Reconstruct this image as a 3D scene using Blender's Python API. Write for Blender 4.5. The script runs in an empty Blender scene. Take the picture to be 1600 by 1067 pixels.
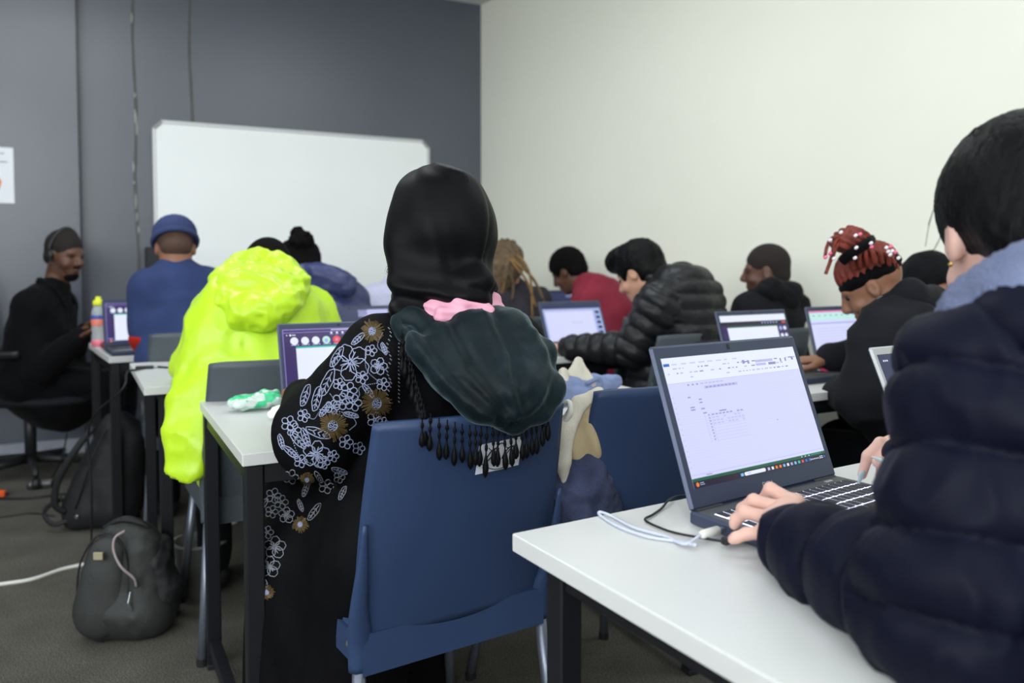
import bpy, math, random
import numpy as np
from mathutils import Vector, Matrix
from mathutils.bvhtree import BVHTree

SC = bpy.context.scene
COL = SC.collection
random.seed(7)

# ---------------------------------------------------------------- camera
FPX, YH, TILT, CAMZ = 1238.0, 414.0, math.radians(2.4), 1.10
CY = YH + FPX * math.tan(TILT)
cam_d = bpy.data.cameras.new('camera')
cam_d.sensor_width = 36.0
cam_d.lens = FPX / 1600.0 * 36.0
cam_d.shift_y = -(533.5 - CY) / 1600.0
cam_d.clip_start = 0.02
cam_d.dof.use_dof = True
cam_d.dof.focus_distance = 1.42
cam_d.dof.aperture_fstop = 3.2
cam = bpy.data.objects.new('camera', cam_d)
cam.location = (0, 0, CAMZ)
cam.rotation_euler = (math.pi / 2 - TILT, 0, 0)
COL.objects.link(cam)
SC.camera = cam

# ---------------------------------------------------------------- world, exposure
w = bpy.data.worlds.new('world')
SC.world = w
w.use_nodes = True
w.node_tree.nodes['Background'].inputs[0].default_value = (0.8, 0.88, 1.0, 1)
w.node_tree.nodes['Background'].inputs[1].default_value = 0.02
SC.view_settings.view_transform = 'Standard'
SC.view_settings.look = 'None'
SC.view_settings.gamma = 1.0
SC.view_settings.use_curve_mapping = False
SC.view_settings.exposure = 0.0

# ---------------------------------------------------------------- ceiling lamps (recessed panels of the room, above and behind the camera)
LAMPS = [(-1.9, 2.9), (-0.1, 3.1), (1.45, 2.0), (-1.6, 0.5), (0.35, 0.2), (2.0, -0.3), (-0.6, -1.6)]
LAMP_W = [19, 15, 10, 7, 4, 8, 5]
CEIL = 3.01
for (lx, ly), lw in zip(LAMPS, LAMP_W):
    ld = bpy.data.lights.new('panel_light', 'AREA')
    ld.shape = 'RECTANGLE'; ld.size = 1.16; ld.size_y = 0.56
    ld.energy = lw * 1.0
    ld.color = (0.90, 0.96, 1.0)
    lo = bpy.data.objects.new('panel_light', ld)
    lo.location = (lx, ly, CEIL - 0.035)
    lo.rotation_euler = (0, 0, math.radians(27))
    COL.objects.link(lo)

# ---------------------------------------------------------------- daylight through the windows in the wall behind the camera and the left wall
WINDOWS = [((-0.05, -3.16, 2.15), -5.5, 1.9, 1.15, 80), ((-2.35, -2.94, 2.15), -5.5, 1.9, 1.15, 80), ((-3.92, -0.6, 2.15), -80.6, 1.9, 1.15, 40)]
for (wx, wy, wz), wrot, ww, wh, wp in WINDOWS:
    ld = bpy.data.lights.new('daylight', 'AREA'); ld.shape = 'RECTANGLE'; ld.size = ww; ld.size_y = wh; ld.energy = wp; ld.color = (0.93, 0.97, 1.0)
    lo = bpy.data.objects.new('daylight', ld); lo.location = (wx, wy, wz); lo.rotation_euler = (math.radians(90), 0, math.radians(wrot))
    # area lights shine along local -Z: turn it to face the room
    d = Vector((-0.6 - wx, 1.5 - wy, 0)); n = Vector((-math.sin(math.radians(wrot)), math.cos(math.radians(wrot)), 0))
    n = n if n.dot(d) > 0 else -n
    lo.rotation_euler = (-n).to_track_quat('Z', 'Y').to_euler()
    COL.objects.link(lo)

# ---------------------------------------------------------------- helpers: space
def W(px, py, d):
    """point seen at pixel (px,py) of the 1600x1067 frame at distance Y = d"""
    xc = (px - 800) / FPX; yc = -(py - CY) / FPX
    ct, st = math.cos(TILT), math.sin(TILT)
    v = np.array([xc, yc * st + ct, yc * ct - st])
    return np.array([0, 0, CAMZ]) + v * (d / v[1])

def Wz(px, py, z):
    xc = (px - 800) / FPX; yc = -(py - CY) / FPX
    ct, st = math.cos(TILT), math.sin(TILT)
    v = np.array([xc, yc * st + ct, yc * ct - st])
    return np.array([0, 0, CAMZ]) + v * ((z - CAMZ) / v[2])

def V3(*a): return np.array(a, dtype=float)
def unit(v):
    v = np.asarray(v, float); return v / (np.linalg.norm(v) + 1e-12)
def dirs(deg):
    a = math.radians(deg)
    return V3(math.cos(a), math.sin(a), 0), V3(-math.sin(a), math.cos(a), 0)
UP = V3(0, 0, 1)

# ---------------------------------------------------------------- helpers: materials
MATS = {}
def mat(name, col, rough=0.6, metal=0.0, var=0.0, vscale=20.0, bump=0.0, bscale=80.0, sheen=0.0, emit=0.0, ecol=None,
        trans=0.0, alpha=1.0, coat=0.0, spec=0.5, stretch=(1, 1, 1), sss=0.0, ior=1.45):
    if name in MATS: return MATS[name]
    m = bpy.data.materials.new(name); m.use_nodes = True
    nt = m.node_tree; b = nt.nodes['Principled BSDF']
    c = tuple(col) + (1,)
    b.inputs['Base Color'].default_value = c
    b.inputs['Roughness'].default_value = rough
    b.inputs['Metallic'].default_value = metal
    b.inputs['Specular IOR Level'].default_value = spec
    b.inputs['IOR'].default_value = ior
    if sheen:
        b.inputs['Sheen Weight'].default_value = sheen; b.inputs['Sheen Roughness'].default_value = 0.4
    if coat: b.inputs['Coat Weight'].default_value = coat
    if trans: b.inputs['Transmission Weight'].default_value = trans
    if alpha < 1: b.inputs['Alpha'].default_value = alpha
    if sss:
        b.inputs['Subsurface Weight'].default_value = sss; b.inputs['Subsurface Radius'].default_value = (0.01, 0.004, 0.002)
    if emit:
        b.inputs['Emission Color'].default_value = tuple(ecol or col) + (1,)
        b.inputs['Emission Strength'].default_value = emit
    tc = mp = None
    if var or bump:
        tc = nt.nodes.new('ShaderNodeTexCoord'); mp = nt.nodes.new('ShaderNodeMapping')
        mp.inputs['Scale'].default_value = stretch
        nt.links.new(tc.outputs['Object'], mp.inputs['Vector'])
    if var:
        n = nt.nodes.new('ShaderNodeTexNoise'); n.inputs['Scale'].default_value = vscale; n.inputs['Detail'].default_value = 5
        nt.links.new(mp.outputs[0], n.inputs['Vector'])
        r = nt.nodes.new('ShaderNodeValToRGB')
        r.color_ramp.elements[0].position = 0.3; r.color_ramp.elements[1].position = 0.7
        r.color_ramp.elements[0].color = tuple(max(0, x * (1 - var)) for x in col) + (1,)
        r.color_ramp.elements[1].color = tuple(min(1, x * (1 + var)) for x in col) + (1,)
        nt.links.new(n.outputs['Fac'], r.inputs['Fac']); nt.links.new(r.outputs['Color'], b.inputs['Base Color'])
    if bump:
        n2 = nt.nodes.new('ShaderNodeTexNoise'); n2.inputs['Scale'].default_value = bscale; n2.inputs['Detail'].default_value = 4
        nt.links.new(mp.outputs[0], n2.inputs['Vector'])
        bp = nt.nodes.new('ShaderNodeBump'); bp.inputs['Strength'].default_value = bump; bp.inputs['Distance'].default_value = 0.004
        nt.links.new(n2.outputs['Fac'], bp.inputs['Height']); nt.links.new(bp.outputs['Normal'], b.inputs['Normal'])
    MATS[name] = m
    return m

def srgb(r, g, b):
    f = lambda c: (c / 255 / 12.92) if c / 255 <= 0.04045 else ((c / 255 + 0.055) / 1.055) ** 2.4
    return (f(r), f(g), f(b))

# ---------------------------------------------------------------- helpers: objects
ORG = {}
def mesh_from(name, V, F, smooth=False, mats=None, midx=None):
    me = bpy.data.meshes.new(name)
    V = np.asarray(V, dtype=np.float32)
    if isinstance(F, np.ndarray) and F.ndim == 2:
        nf, k = F.shape
        me.vertices.add(len(V)); me.vertices.foreach_set('co', V.ravel())
        me.loops.add(nf * k); me.loops.foreach_set('vertex_index', F.astype(np.int32).ravel())
        me.polygons.add(nf)
        me.polygons.foreach_set('loop_start', (np.arange(nf) * k).astype(np.int32))
        me.update(calc_edges=True)
    else:
        me.from_pydata([tuple(map(float, v)) for v in V], [], [tuple(int(i) for i in f) for f in F])
    if smooth:
        me.polygons.foreach_set('use_smooth', np.ones(len(me.polygons), dtype=bool))
    for m in (mats or []): me.materials.append(m)
    if midx is not None: me.polygons.foreach_set('material_index', np.asarray(midx, dtype=np.int32))
    me.update()
    return me

def obj(name, V, F, m, parent=None, smooth=False, world=False, midx=None):
    """one mesh object; world=True: V is in world space (parent's origin is taken off)"""
    V = np.asarray(V, float)
    if world and parent is not None: V = V - ORG[parent.name]
    me = mesh_from(name, V, F, smooth, m if isinstance(m, (list, tuple)) else [m], midx)
    o = bpy.data.objects.new(name, me); COL.objects.link(o)
    if parent is not None:
        o.parent = parent
        ORG[o.name] = ORG.get(parent.name, V3(0, 0, 0))
    return o

def tag(o, label=None, cat=None, group=None, kind=None):
    if label: o['label'] = label
    if cat: o['category'] = cat
    if group: o['group'] = group
    if kind: o['kind'] = kind
    return o

def root(name, loc, label, cat, rz=0.0, group=None):
    o = bpy.data.objects.new(name, None); COL.objects.link(o)
    o.empty_display_size = 0.05
    o.location = tuple(map(float, loc)); o.rotation_euler = (0, 0, math.radians(rz))
    ORG[o.name] = np.array(loc, float)
    return tag(o, label, cat, group)

def copy_tree(o, parent=None):
    c = o.copy(); COL.objects.link(c)
    if parent is not None: c.parent = parent
    for ch in list(o.children): copy_tree(ch, c)
    return c

class MB:
    """collects simple shapes into one mesh"""
    def __init__(s): s.v = []; s.f = []; s.m = []
    def add(s, V, F, mi=0):
        n = len(s.v); s.v.extend([tuple(map(float, p)) for p in V])
        for f in F: s.f.append(tuple(int(i) + n for i in f)); s.m.append(mi)
        return s
    def box(s, lo, hi, c=0.0, mi=0, M=None):
        """box with chamfered edges c"""
        lo = np.array(lo, float); hi = np.array(hi, float)
        if c <= 0:
            V = [(x, y, z) for z in (lo[2], hi[2]) for y in (lo[1], hi[1]) for x in (lo[0], hi[0])]
            F = [(0, 2, 3, 1), (4, 5, 7, 6), (0, 1, 5, 4), (2, 6, 7, 3), (0, 4, 6, 2), (1, 3, 7, 5)]
        else:
            V = []; idx = {}
            for sx in (0, 1):
                for sy in (0, 1):
                    for sz in (0, 1):
                        p = [(lo, hi)[b][i] for i, b in enumerate((sx, sy, sz))]
                        for ax in range(3):
                            q = list(p)
                            for j in range(3):
                                if j != ax: q[j] += (c if (sx, sy, sz)[j] == 0 else -c)
                            idx[(sx, sy, sz, ax)] = len(V); V.append(q)
            F = []
            for ax in range(3):
                a, b = [(1, 2), (2, 0), (0, 1)][ax]
                for sd in (0, 1):
                    loop = []
                    for (u, w_) in ((0, 0), (1, 0), (1, 1), (0, 1)):
                        k = [0, 0, 0]; k[ax] = sd; k[a] = u; k[b] = w_
                        loop.append(idx[(k[0], k[1], k[2], ax)])
                    F.append(loop if sd else loop[::-1])
            for ax in range(3):
                a, b = [(1, 2), (2, 0), (0, 1)][ax]
                for u in (0, 1):
                    for w_ in (0, 1):
                        k0 = [0, 0, 0]; k1 = [0, 0, 0]
                        k0[a] = k1[a] = u; k0[b] = k1[b] = w_; k1[ax] = 1
                        q = [idx[tuple(k0) + (a,)], idx[tuple(k1) + (a,)], idx[tuple(k1) + (b,)], idx[tuple(k0) + (b,)]]
                        F.append(q if (u ^ w_) else q[::-1])
            for sx in (0, 1):
                for sy in (0, 1):
                    for sz in (0, 1):
                        t = [idx[(sx, sy, sz, i)] for i in range(3)]
                        F.append(t if (sx + sy + sz) % 2 else t[::-1])
        V = np.array(V, float)
        if M is not None: V = (np.asarray(M)[:3, :3] @ V.T).T + np.asarray(M)[:3, 3]
        return s.add(V, F, mi)
    def tube(s, pts, r, n=10, mi=0, flat=1.0, side=None, cap=True):
        pts = [np.array(p, float) for p in pts]
        rs = r if hasattr(r, '__len__') else [r] * len(pts)
        V = []; prev = None
        for i, p in enumerate(pts):
            t = unit(pts[min(i + 1, len(pts) - 1)] - pts[max(i - 1, 0)])
            if prev is None:
                a = np.array(side, float) if side is not None else (V3(0, 0, 1) if abs(t[2]) < 0.9 else V3(1, 0, 0))
            else: a = prev
            u = unit(a - t * np.dot(a, t)); v = np.cross(t, u); prev = u
            for k in range(n):
                an = 2 * math.pi * k / n
                V.append(p + u * math.cos(an) * rs[i] + v * math.sin(an) * rs[i] * flat)
        F = []
        for i in range(len(pts) - 1):
            for k in range(n):
                a0 = i * n + k; a1 = i * n + (k + 1) % n
                F.append((a0, a1, a1 + n, a0 + n))
        if cap:
            F.append(tuple(range(n))[::-1]); F.append(tuple((len(pts) - 1) * n + k for k in range(n)))
        return s.add(V, F, mi)
    def lathe(s, prof, c=(0, 0, 0), n=20, mi=0, axis=None):
        """prof: (r, z) list turned about z through c"""
        V = []
        for r, z in prof:
            for k in range(n):
                an = 2 * math.pi * k / n
                V.append((r * math.cos(an), r * math.sin(an), z))
        V = np.array(V)
        if axis is not None:
            q = Vector((0, 0, 1)).rotation_difference(Vector(axis)).to_matrix()
            V = V @ np.array(q).T
        V = V + np.array(c, float)
        F = []
        for i in range(len(prof) - 1):
            for k in range(n):
                a0 = i * n + k; a1 = i * n + (k + 1) % n
                F.append((a0, a1, a1 + n, a0 + n))
        F.append(tuple(range(n))[::-1]); F.append(tuple((len(prof) - 1) * n + k for k in range(n)))
        return s.add(V, F, mi)
    def quad(s, a, b, c, d, mi=0): return s.add([a, b, c, d], [(0, 1, 2, 3)], mi)
    def sheet(s, fn, nu, nv, th=0.0, mi=0):
        """grid fn(u,v) in 0..1, doubled to thickness th along its normal"""
        P = np.array([[fn(i / nu, j / nv) for j in range(nv + 1)] for i in range(nu + 1)], float)
        du = np.gradient(P, axis=0); dv = np.gradient(P, axis=1)
        N = np.cross(du, dv); N /= np.linalg.norm(N, axis=2, keepdims=True) + 1e-12
        a = (P + N * th / 2).reshape(-1, 3); b = (P - N * th / 2).reshape(-1, 3)
        m = nv + 1; n0 = len(a); F = []
        for i in range(nu):
            for j in range(nv):
                q = (i * m + j, (i + 1) * m + j, (i + 1) * m + j + 1, i * m + j + 1)
                F.append(q)
                if th: F.append(tuple(n0 + k for k in q[::-1]))
        if th:
            rim = [i * m for i in range(nu + 1)] + [nu * m + j for j in range(1, m)] + [i * m + nv for i in range(nu - 1, -1, -1)] + [j for j in range(nv - 1, 0, -1)]
            for k in range(len(rim)):
                p, q = rim[k], rim[(k + 1) % len(rim)]
                F.append((q, p, n0 + p, n0 + q))
        return s.add(np.vstack([a, b]) if th else a, F, mi)
    def build(s, name, m, parent=None, smooth=False, world=False):
        o = obj(name, s.v, s.f, m, parent, smooth, world, s.m if isinstance(m, (list, tuple)) else None)
        return o

def smooth_pts(pts, n=8):
    """Catmull-Rom through pts"""
    P = [np.array(p, float) for p in pts]; P = [2 * P[0] - P[1]] + P + [2 * P[-1] - P[-2]]
    out = []
    for i in range(1, len(P) - 2):
        for k in range(n):
            t = k / n
            out.append(0.5 * ((2 * P[i]) + (-P[i - 1] + P[i + 1]) * t + (2 * P[i - 1] - 5 * P[i] + 4 * P[i + 1] - P[i + 2]) * t * t + (-P[i - 1] + 3 * P[i] - 3 * P[i + 1] + P[i + 2]) * t ** 3))
    out.append(P[-2]); return out

# ---------------------------------------------------------------- helpers: soft shapes (distance fields meshed with surface nets)
def vnoise(P):
    i = np.floor(P).astype(np.int64); f = P - i; f = f * f * (3 - 2 * f)
    out = np.zeros(len(P))
    for dx in (0, 1):
        for dy in (0, 1):
            for dz in (0, 1):
                h = ((i[:, 0] + dx) * 73856093) ^ ((i[:, 1] + dy) * 19349663) ^ ((i[:, 2] + dz) * 83492791)
                h = (h * 1103515245 + 12345) & 0x7fffffff
                h = ((h >> 8) ^ h) & 0xffff
                wgt = (f[:, 0] if dx else 1 - f[:, 0]) * (f[:, 1] if dy else 1 - f[:, 1]) * (f[:, 2] if dz else 1 - f[:, 2])
                out += wgt * (h / 65535.0)
    return out * 2 - 1

def cap(a, b, ra, rb, k=0.03, side=None, flat=1.0, quilt=None, mode='+'):
    return dict(t='cap', a=np.array(a, float), b=np.array(b, float), ra=ra, rb=rb, k=k, side=side, flat=flat, q=quilt, mode=mode)
def ell(c, r, k=0.03, X=None, Y=None, mode='+'):
    """ellipsoid, radii r along axes X, Y, XxY"""
    X = unit(X) if X is not None else V3(1, 0, 0)
    Y = np.array(Y, float) if Y is not None else V3(0, 1, 0)
    Y = unit(Y - X * np.dot(X, Y)); Z = np.cross(X, Y)
    return dict(t='ell', c=np.array(c, float), r=np.array(r, float), k=k, R=np.array([X, Y, Z]), mode=mode)
def chain(pts, rs, **kw):
    return [cap(pts[i], pts[i + 1], rs[i], rs[i + 1], **kw) for i in range(len(pts) - 1)]

def obox(o):
    if o['t'] == 'cap':
        m = max(o['ra'], o['rb']) * max(1, o['flat'])
        return np.minimum(o['a'], o['b']) - m, np.maximum(o['a'], o['b']) + m
    e = np.sqrt(((o['R'].T * o['r']) ** 2).sum(1))
    return o['c'] - e, o['c'] + e

def sdf(ops, h, disp=None):
    lo = np.min([obox(o)[0] for o in ops if o['mode'] == '+'], axis=0) - 3 * h - 0.01
    hi = np.max([obox(o)[1] for o in ops if o['mode'] == '+'], axis=0) + 3 * h + 0.01
    n = np.ceil((hi - lo) / h).astype(int) + 1
    D = np.full(n, 1.0, np.float32)
    ax = [lo[i] + h * np.arange(n[i]) for i in range(3)]
    for o in ops:
        b0, b1 = obox(o); mg = o['k'] * 1.2 + 4 * h
        i0 = np.clip(np.floor((b0 - mg - lo) / h).astype(int), 0, n - 1)
        i1 = np.clip(np.ceil((b1 + mg - lo) / h).astype(int) + 1, 1, n)
        if np.any(i1 <= i0): continue
        x = ax[0][i0[0]:i1[0]][:, None, None]; y = ax[1][i0[1]:i1[1]][None, :, None]; z = ax[2][i0[2]:i1[2]][None, None, :]
        if o['t'] == 'cap':
            a, b = o['a'], o['b']; L = np.linalg.norm(b - a)
            w_ = unit(b - a) if L > 1e-6 else V3(0, 0, 1)
            s_ = np.array(o['side'], float) if o['side'] is not None else (V3(1, 0, 0) if abs(w_[0]) < 0.9 else V3(0, 1, 0))
            u = unit(s_ - w_ * np.dot(s_, w_)); v = np.cross(w_, u)
            qx, qy, qz = x - a[0], y - a[1], z - a[2]
            cu = qx * u[0] + qy * u[1] + qz * u[2]
            cv = (qx * v[0] + qy * v[1] + qz * v[2]) / o['flat']
            cw = qx * w_[0] + qy * w_[1] + qz * w_[2]
            t = np.clip(cw / max(L, 1e-6), 0, 1); dw = cw - t * L
            r = o['ra'] + (o['rb'] - o['ra']) * t
            if o['q']:
                sp, am, ph = o['q']
                r = r + am * (np.abs(np.sin(math.pi * (cw / sp + ph))) ** 0.38 - 0.8)
            d = (np.sqrt(cu * cu + cv * cv + dw * dw) - r) * (min(o['flat'], 1.0) ** 0.5)
        else:
            qx, qy, qz = x - o['c'][0], y - o['c'][1], z - o['c'][2]
            k0 = 0; k1 = 0
            for j in range(3):
                l = qx * o['R'][j][0] + qy * o['R'][j][1] + qz * o['R'][j][2]
                k0 = k0 + (l / o['r'][j]) ** 2; k1 = k1 + (l / o['r'][j] ** 2) ** 2
            k0 = np.sqrt(k0); k1 = np.sqrt(k1)
            d = np.where(k1 < 1e-9, -min(o['r']), k0 * (k0 - 1) / np.maximum(k1, 1e-9))
        sl = (slice(i0[0], i1[0]), slice(i0[1], i1[1]), slice(i0[2], i1[2]))
        s = D[sl]; k = max(o['k'], 1e-5)
        if o['mode'] == '+':
            hh = np.clip(0.5 + 0.5 * (s - d) / k, 0, 1)
            D[sl] = s * (1 - hh) + d * hh - k * hh * (1 - hh)
        else:
            hh = np.clip(0.5 - 0.5 * (s + d) / k, 0, 1)
            D[sl] = s * (1 - hh) - d * hh + k * hh * (1 - hh)
    # surface nets
    S = D < 0
    c = [S[dx:n[0] - 1 + dx, dy:n[1] - 1 + dy, dz:n[2] - 1 + dz] for dx in (0, 1) for dy in (0, 1) for dz in (0, 1)]
    cnt = sum(q.astype(np.int8) for q in c)
    I = np.argwhere((cnt > 0) & (cnt < 8))
    vid = np.full(np.array(S.shape) - 1, -1, np.int32); vid[I[:, 0], I[:, 1], I[:, 2]] = np.arange(len(I))
    acc = np.zeros((len(I), 3)); num = np.zeros(len(I))
    cor = [(dx, dy, dz) for dx in (0, 1) for dy in (0, 1) for dz in (0, 1)]
    val = {q: D[I[:, 0] + q[0], I[:, 1] + q[1], I[:, 2] + q[2]].astype(float) for q in cor}
    for q in cor:
        for axx in range(3):
            if q[axx] == 0:
                p = list(q); p[axx] = 1; p = tuple(p)
                a, b = val[q], val[p]; m = (a < 0) != (b < 0)
                t = np.where(m, a / np.where(np.abs(a - b) < 1e-12, 1, a - b), 0)
                base = np.array(q, float)[None, :].repeat(len(I), 0); base[:, axx] += t
                acc[m] += base[m]; num[m] += 1
    V = lo + h * (I + acc / np.maximum(num, 1)[:, None])
    Fs = []
    for axx in range(3):
        o1, o2 = (axx + 1) % 3, (axx + 2) % 3
        sa = [slice(None)] * 3; sb = [slice(None)] * 3
        sa[axx] = slice(0, n[axx] - 1); sb[axx] = slice(1, n[axx])
        A, B = S[tuple(sa)], S[tuple(sb)]
        E = np.argwhere(A != B)
        E = E[(E[:, o1] > 0) & (E[:, o2] > 0) & (E[:, o1] < n[o1] - 1) & (E[:, o2] < n[o2] - 1)]
        if not len(E): continue
        flip = A[E[:, 0], E[:, 1], E[:, 2]]
        def vi(d1, d2):
            q = E.copy(); q[:, o1] += d1; q[:, o2] += d2
            return vid[q[:, 0], q[:, 1], q[:, 2]]
        q = np.stack([vi(-1, -1), vi(0, -1), vi(0, 0), vi(-1, 0)], 1)
        q[~flip] = q[~flip][:, ::-1]
        Fs.append(q)
    F = np.vstack(Fs)
    F = F[(F >= 0).all(1)]
    if disp is not None:
        N = vnormals(V, F)
        V = V + N * disp(V, N)[:, None]
    return V, F

def vnormals(V, F):
    fn = np.cross(V[F[:, 2]] - V[F[:, 0]], V[F[:, 3]] - V[F[:, 1]])
    N = np.zeros_like(V)
    for k in range(4): np.add.at(N, F[:, k], fn)
    return N / (np.linalg.norm(N, axis=1, keepdims=True) + 1e-12)

def wrinkle(amp, sc, sc2=None):
    s = np.array(sc, float)
    def f(V, N):
        d = amp * vnoise(V * s) + 0.5 * amp * vnoise(V * s * 2.1 + 7.3)
        return d
    return f

def quilter(segs, sp, amp, extra=None, p=0.42):
    """down-jacket channels: puffs across each limb segment (a, b, radius)"""
    def f(V, N):
        best = np.full(len(V), 1e9); s = np.zeros(len(V))
        for a, b, r in segs:
            L = np.linalg.norm(b - a); w_ = (b - a) / L; q = V - a; cw = q @ w_; t = np.clip(cw, 0, L)
            d = np.linalg.norm(q - t[:, None] * w_, axis=1) / r
            m = d < best; best[m] = d[m]; s[m] = cw[m] / sp
        s = s + 0.10 * vnoise(V * 9)
        o = amp * (np.abs(np.sin(math.pi * s)) ** p - 0.75)
        return o + (extra(V, N) if extra else 0)
    return f

def soft(name, ops, h, m, parent, disp=None):
    V, F = sdf(ops, h, disp)
    return obj(name, V, F, m, parent, smooth=True, world=True)
# ================================================================ the room
C0 = V3(-0.229, 5.914, 0)
A27 = V3(0.89, 0.4556, 0); B27 = V3(-0.4556, 0.89, 0)
RW = V3(0.6225, -0.7826, 0)
RN = V3(-0.7826, -0.6225, 0)        # right wall's inward normal
FN = -B27                           # front wall's inward normal
PE = C0 - A27 * 5.0
PB = C0 + RW * 6.6
PC = V3(1.6, -3.4, 0); PD = V3(-3.6, -2.9, 0)
POLY = [C0, PB, PC, PD, PE]

def ramp_wall(name, col, vs=1.2, var=0.05, rough=0.62, spec=0.3, bump=0.12, ior=1.45):
    return mat(name, col, rough=rough, var=var, vscale=vs, bump=bump, bscale=220, spec=spec, ior=ior)
M_dark = ramp_wall('slate_paint', srgb(72, 77, 90), rough=0.38, spec=1.0, bump=0.05, ior=1.48)
M_light = ramp_wall('pale_paint', srgb(233, 233, 220), var=0.015)
M_ceil = mat('ceiling_board', srgb(225, 228, 226), rough=0.9, var=0.03, bump=0.2, bscale=150)
M_skirt = mat('skirting_paint', srgb(150, 155, 166), rough=0.5, var=0.06)
M_metal = mat('brushed_metal', srgb(150, 155, 160), rough=0.35, metal=0.9)

def carpet():
    m = bpy.data.materials.new('carpet_tile'); m.use_nodes = True
    nt = m.node_tree; b = nt.nodes['Principled BSDF']; b.inputs['Roughness'].default_value = 0.95; b.inputs['Specular IOR Level'].default_value = 0.1
    tc = nt.nodes.new('ShaderNodeTexCoord')
    n1 = nt.nodes.new('ShaderNodeTexNoise'); n1.inputs['Scale'].default_value = 260; n1.inputs['Detail'].default_value = 3
    n2 = nt.nodes.new('ShaderNodeTexNoise'); n2.inputs['Scale'].default_value = 5; n2.inputs['Detail'].default_value = 6
    for n in (n1, n2): nt.links.new(tc.outputs['Object'], n.inputs['Vector'])
    r = nt.nodes.new('ShaderNodeValToRGB')
    r.color_ramp.elements[0].position = 0.35; r.color_ramp.elements[0].color = srgb(66, 64, 60) + (1,)
    r.color_ramp.elements[1].position = 0.7; r.color_ramp.elements[1].color = srgb(132, 129, 119) + (1,)
    nt.links.new(n1.outputs['Fac'], r.inputs['Fac'])
    r2 = nt.nodes.new('ShaderNodeValToRGB')
    r2.color_ramp.elements[0].position = 0.3; r2.color_ramp.elements[0].color = (0.72, 0.72, 0.72, 1)
    r2.color_ramp.elements[1].position = 0.7; r2.color_ramp.elements[1].color = (1, 1, 1, 1)
    nt.links.new(n2.outputs['Fac'], r2.inputs['Fac'])
    mx = nt.nodes.new('ShaderNodeMixRGB'); mx.blend_type = 'MULTIPLY'; mx.inputs[0].default_value = 1
    nt.links.new(r.outputs[0], mx.inputs[1]); nt.links.new(r2.outputs[0], mx.inputs[2]); nt.links.new(mx.outputs[0], b.inputs['Base Color'])
    bp = nt.nodes.new('ShaderNodeBump'); bp.inputs['Strength'].default_value = 0.9; bp.inputs['Distance'].default_value = 0.006
    nt.links.new(n1.outputs['Fac'], bp.inputs['Height']); nt.links.new(bp.outputs[0], b.inputs['Normal'])
    return m
M_carpet = carpet()

cen = sum(POLY) / 5
big = [cen + (p - cen) * 1.04 for p in POLY]
def slab(name, z0, z1, m):
    V = [tuple(p[:2]) + (z0,) for p in big] + [tuple(p[:2]) + (z1,) for p in big]
    F = [tuple(range(5)), tuple(range(9, 4, -1))] + [(i, i + 5, (i + 1) % 5 + 5, (i + 1) % 5) for i in range(5)]
    return tag(obj(name, V, F, m), kind='structure')
slab('floor', -0.1, 0.0, M_carpet)
slab('ceiling', CEIL, CEIL + 0.1, M_ceil)

def wall(name, p, q, m, z0=0.0, z1=CEIL, th=0.12, inward=None):
    """wall from p to q, its room face on the line p-q, thickness going outwards"""
    d = unit(q - p); nrm = V3(-d[1], d[0], 0)
    if np.dot(nrm, cen - p) > 0: nrm = -nrm
    a, b = p, q
    pts = [a, b, b + nrm * th, a + nrm * th]
    V = [tuple(x[:2]) + (z0,) for x in pts] + [tuple(x[:2]) + (z1,) for x in pts]
    F = [(0, 1, 2, 3), (7, 6, 5, 4), (0, 4, 5, 1), (1, 5, 6, 2), (2, 6, 7, 3), (3, 7, 4, 0)]
    return tag(obj(name, V, F, m), kind='structure')
wall('wall_front', PE, C0, M_dark)
wall('wall_right', C0, PB, M_light)
wall('wall_side', PB, PC, M_light)
wall('wall_back', PC, PD, M_light)
wall('wall_left', PD, PE, M_dark)

# the front wall's thicker stretch beside the teacher
def on_front(px, off=0.0):
    """point of the front wall (moved off into the room) under the picture column px"""
    k = (px - 800) / FPX; base = C0 + FN * off
    t = (k * base[1] - base[0]) / (A27[0] - k * A27[1])
    return base + A27 * t
TH = 0.10
e0 = on_front(127, TH)
wv = [e0, e0 - FN * TH, PE - FN * 0.0, PE + FN * TH]
V = [tuple(x[:2]) + (0,) for x in wv] + [tuple(x[:2]) + (CEIL,) for x in wv]
tag(obj('wall_front_pier', V, [(0, 1, 2, 3), (7, 6, 5, 4), (0, 4, 5, 1), (1, 5, 6, 2), (2, 6, 7, 3), (3, 7, 4, 0)], M_dark), kind='structure')

def skirting(name, p, q, nrm, m=M_skirt):
    pts = [p + nrm * 0.001, q + nrm * 0.001, q + nrm * 0.016, p + nrm * 0.016]
    V = [tuple(x[:2]) + (0,) for x in pts] + [tuple(x[:2]) + (0.085,) for x in pts]
    tag(obj(name, V, [(0, 1, 2, 3), (7, 6, 5, 4), (0, 4, 5, 1), (1, 5, 6, 2), (2, 6, 7, 3), (3, 7, 4, 0)], m), kind='structure')
skirting('baseboard_front', e0 - FN * TH, C0, FN)
skirting('baseboard_left', PE + FN * TH, e0, FN)
skirting('baseboard_right', C0, PB, RN)

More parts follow.
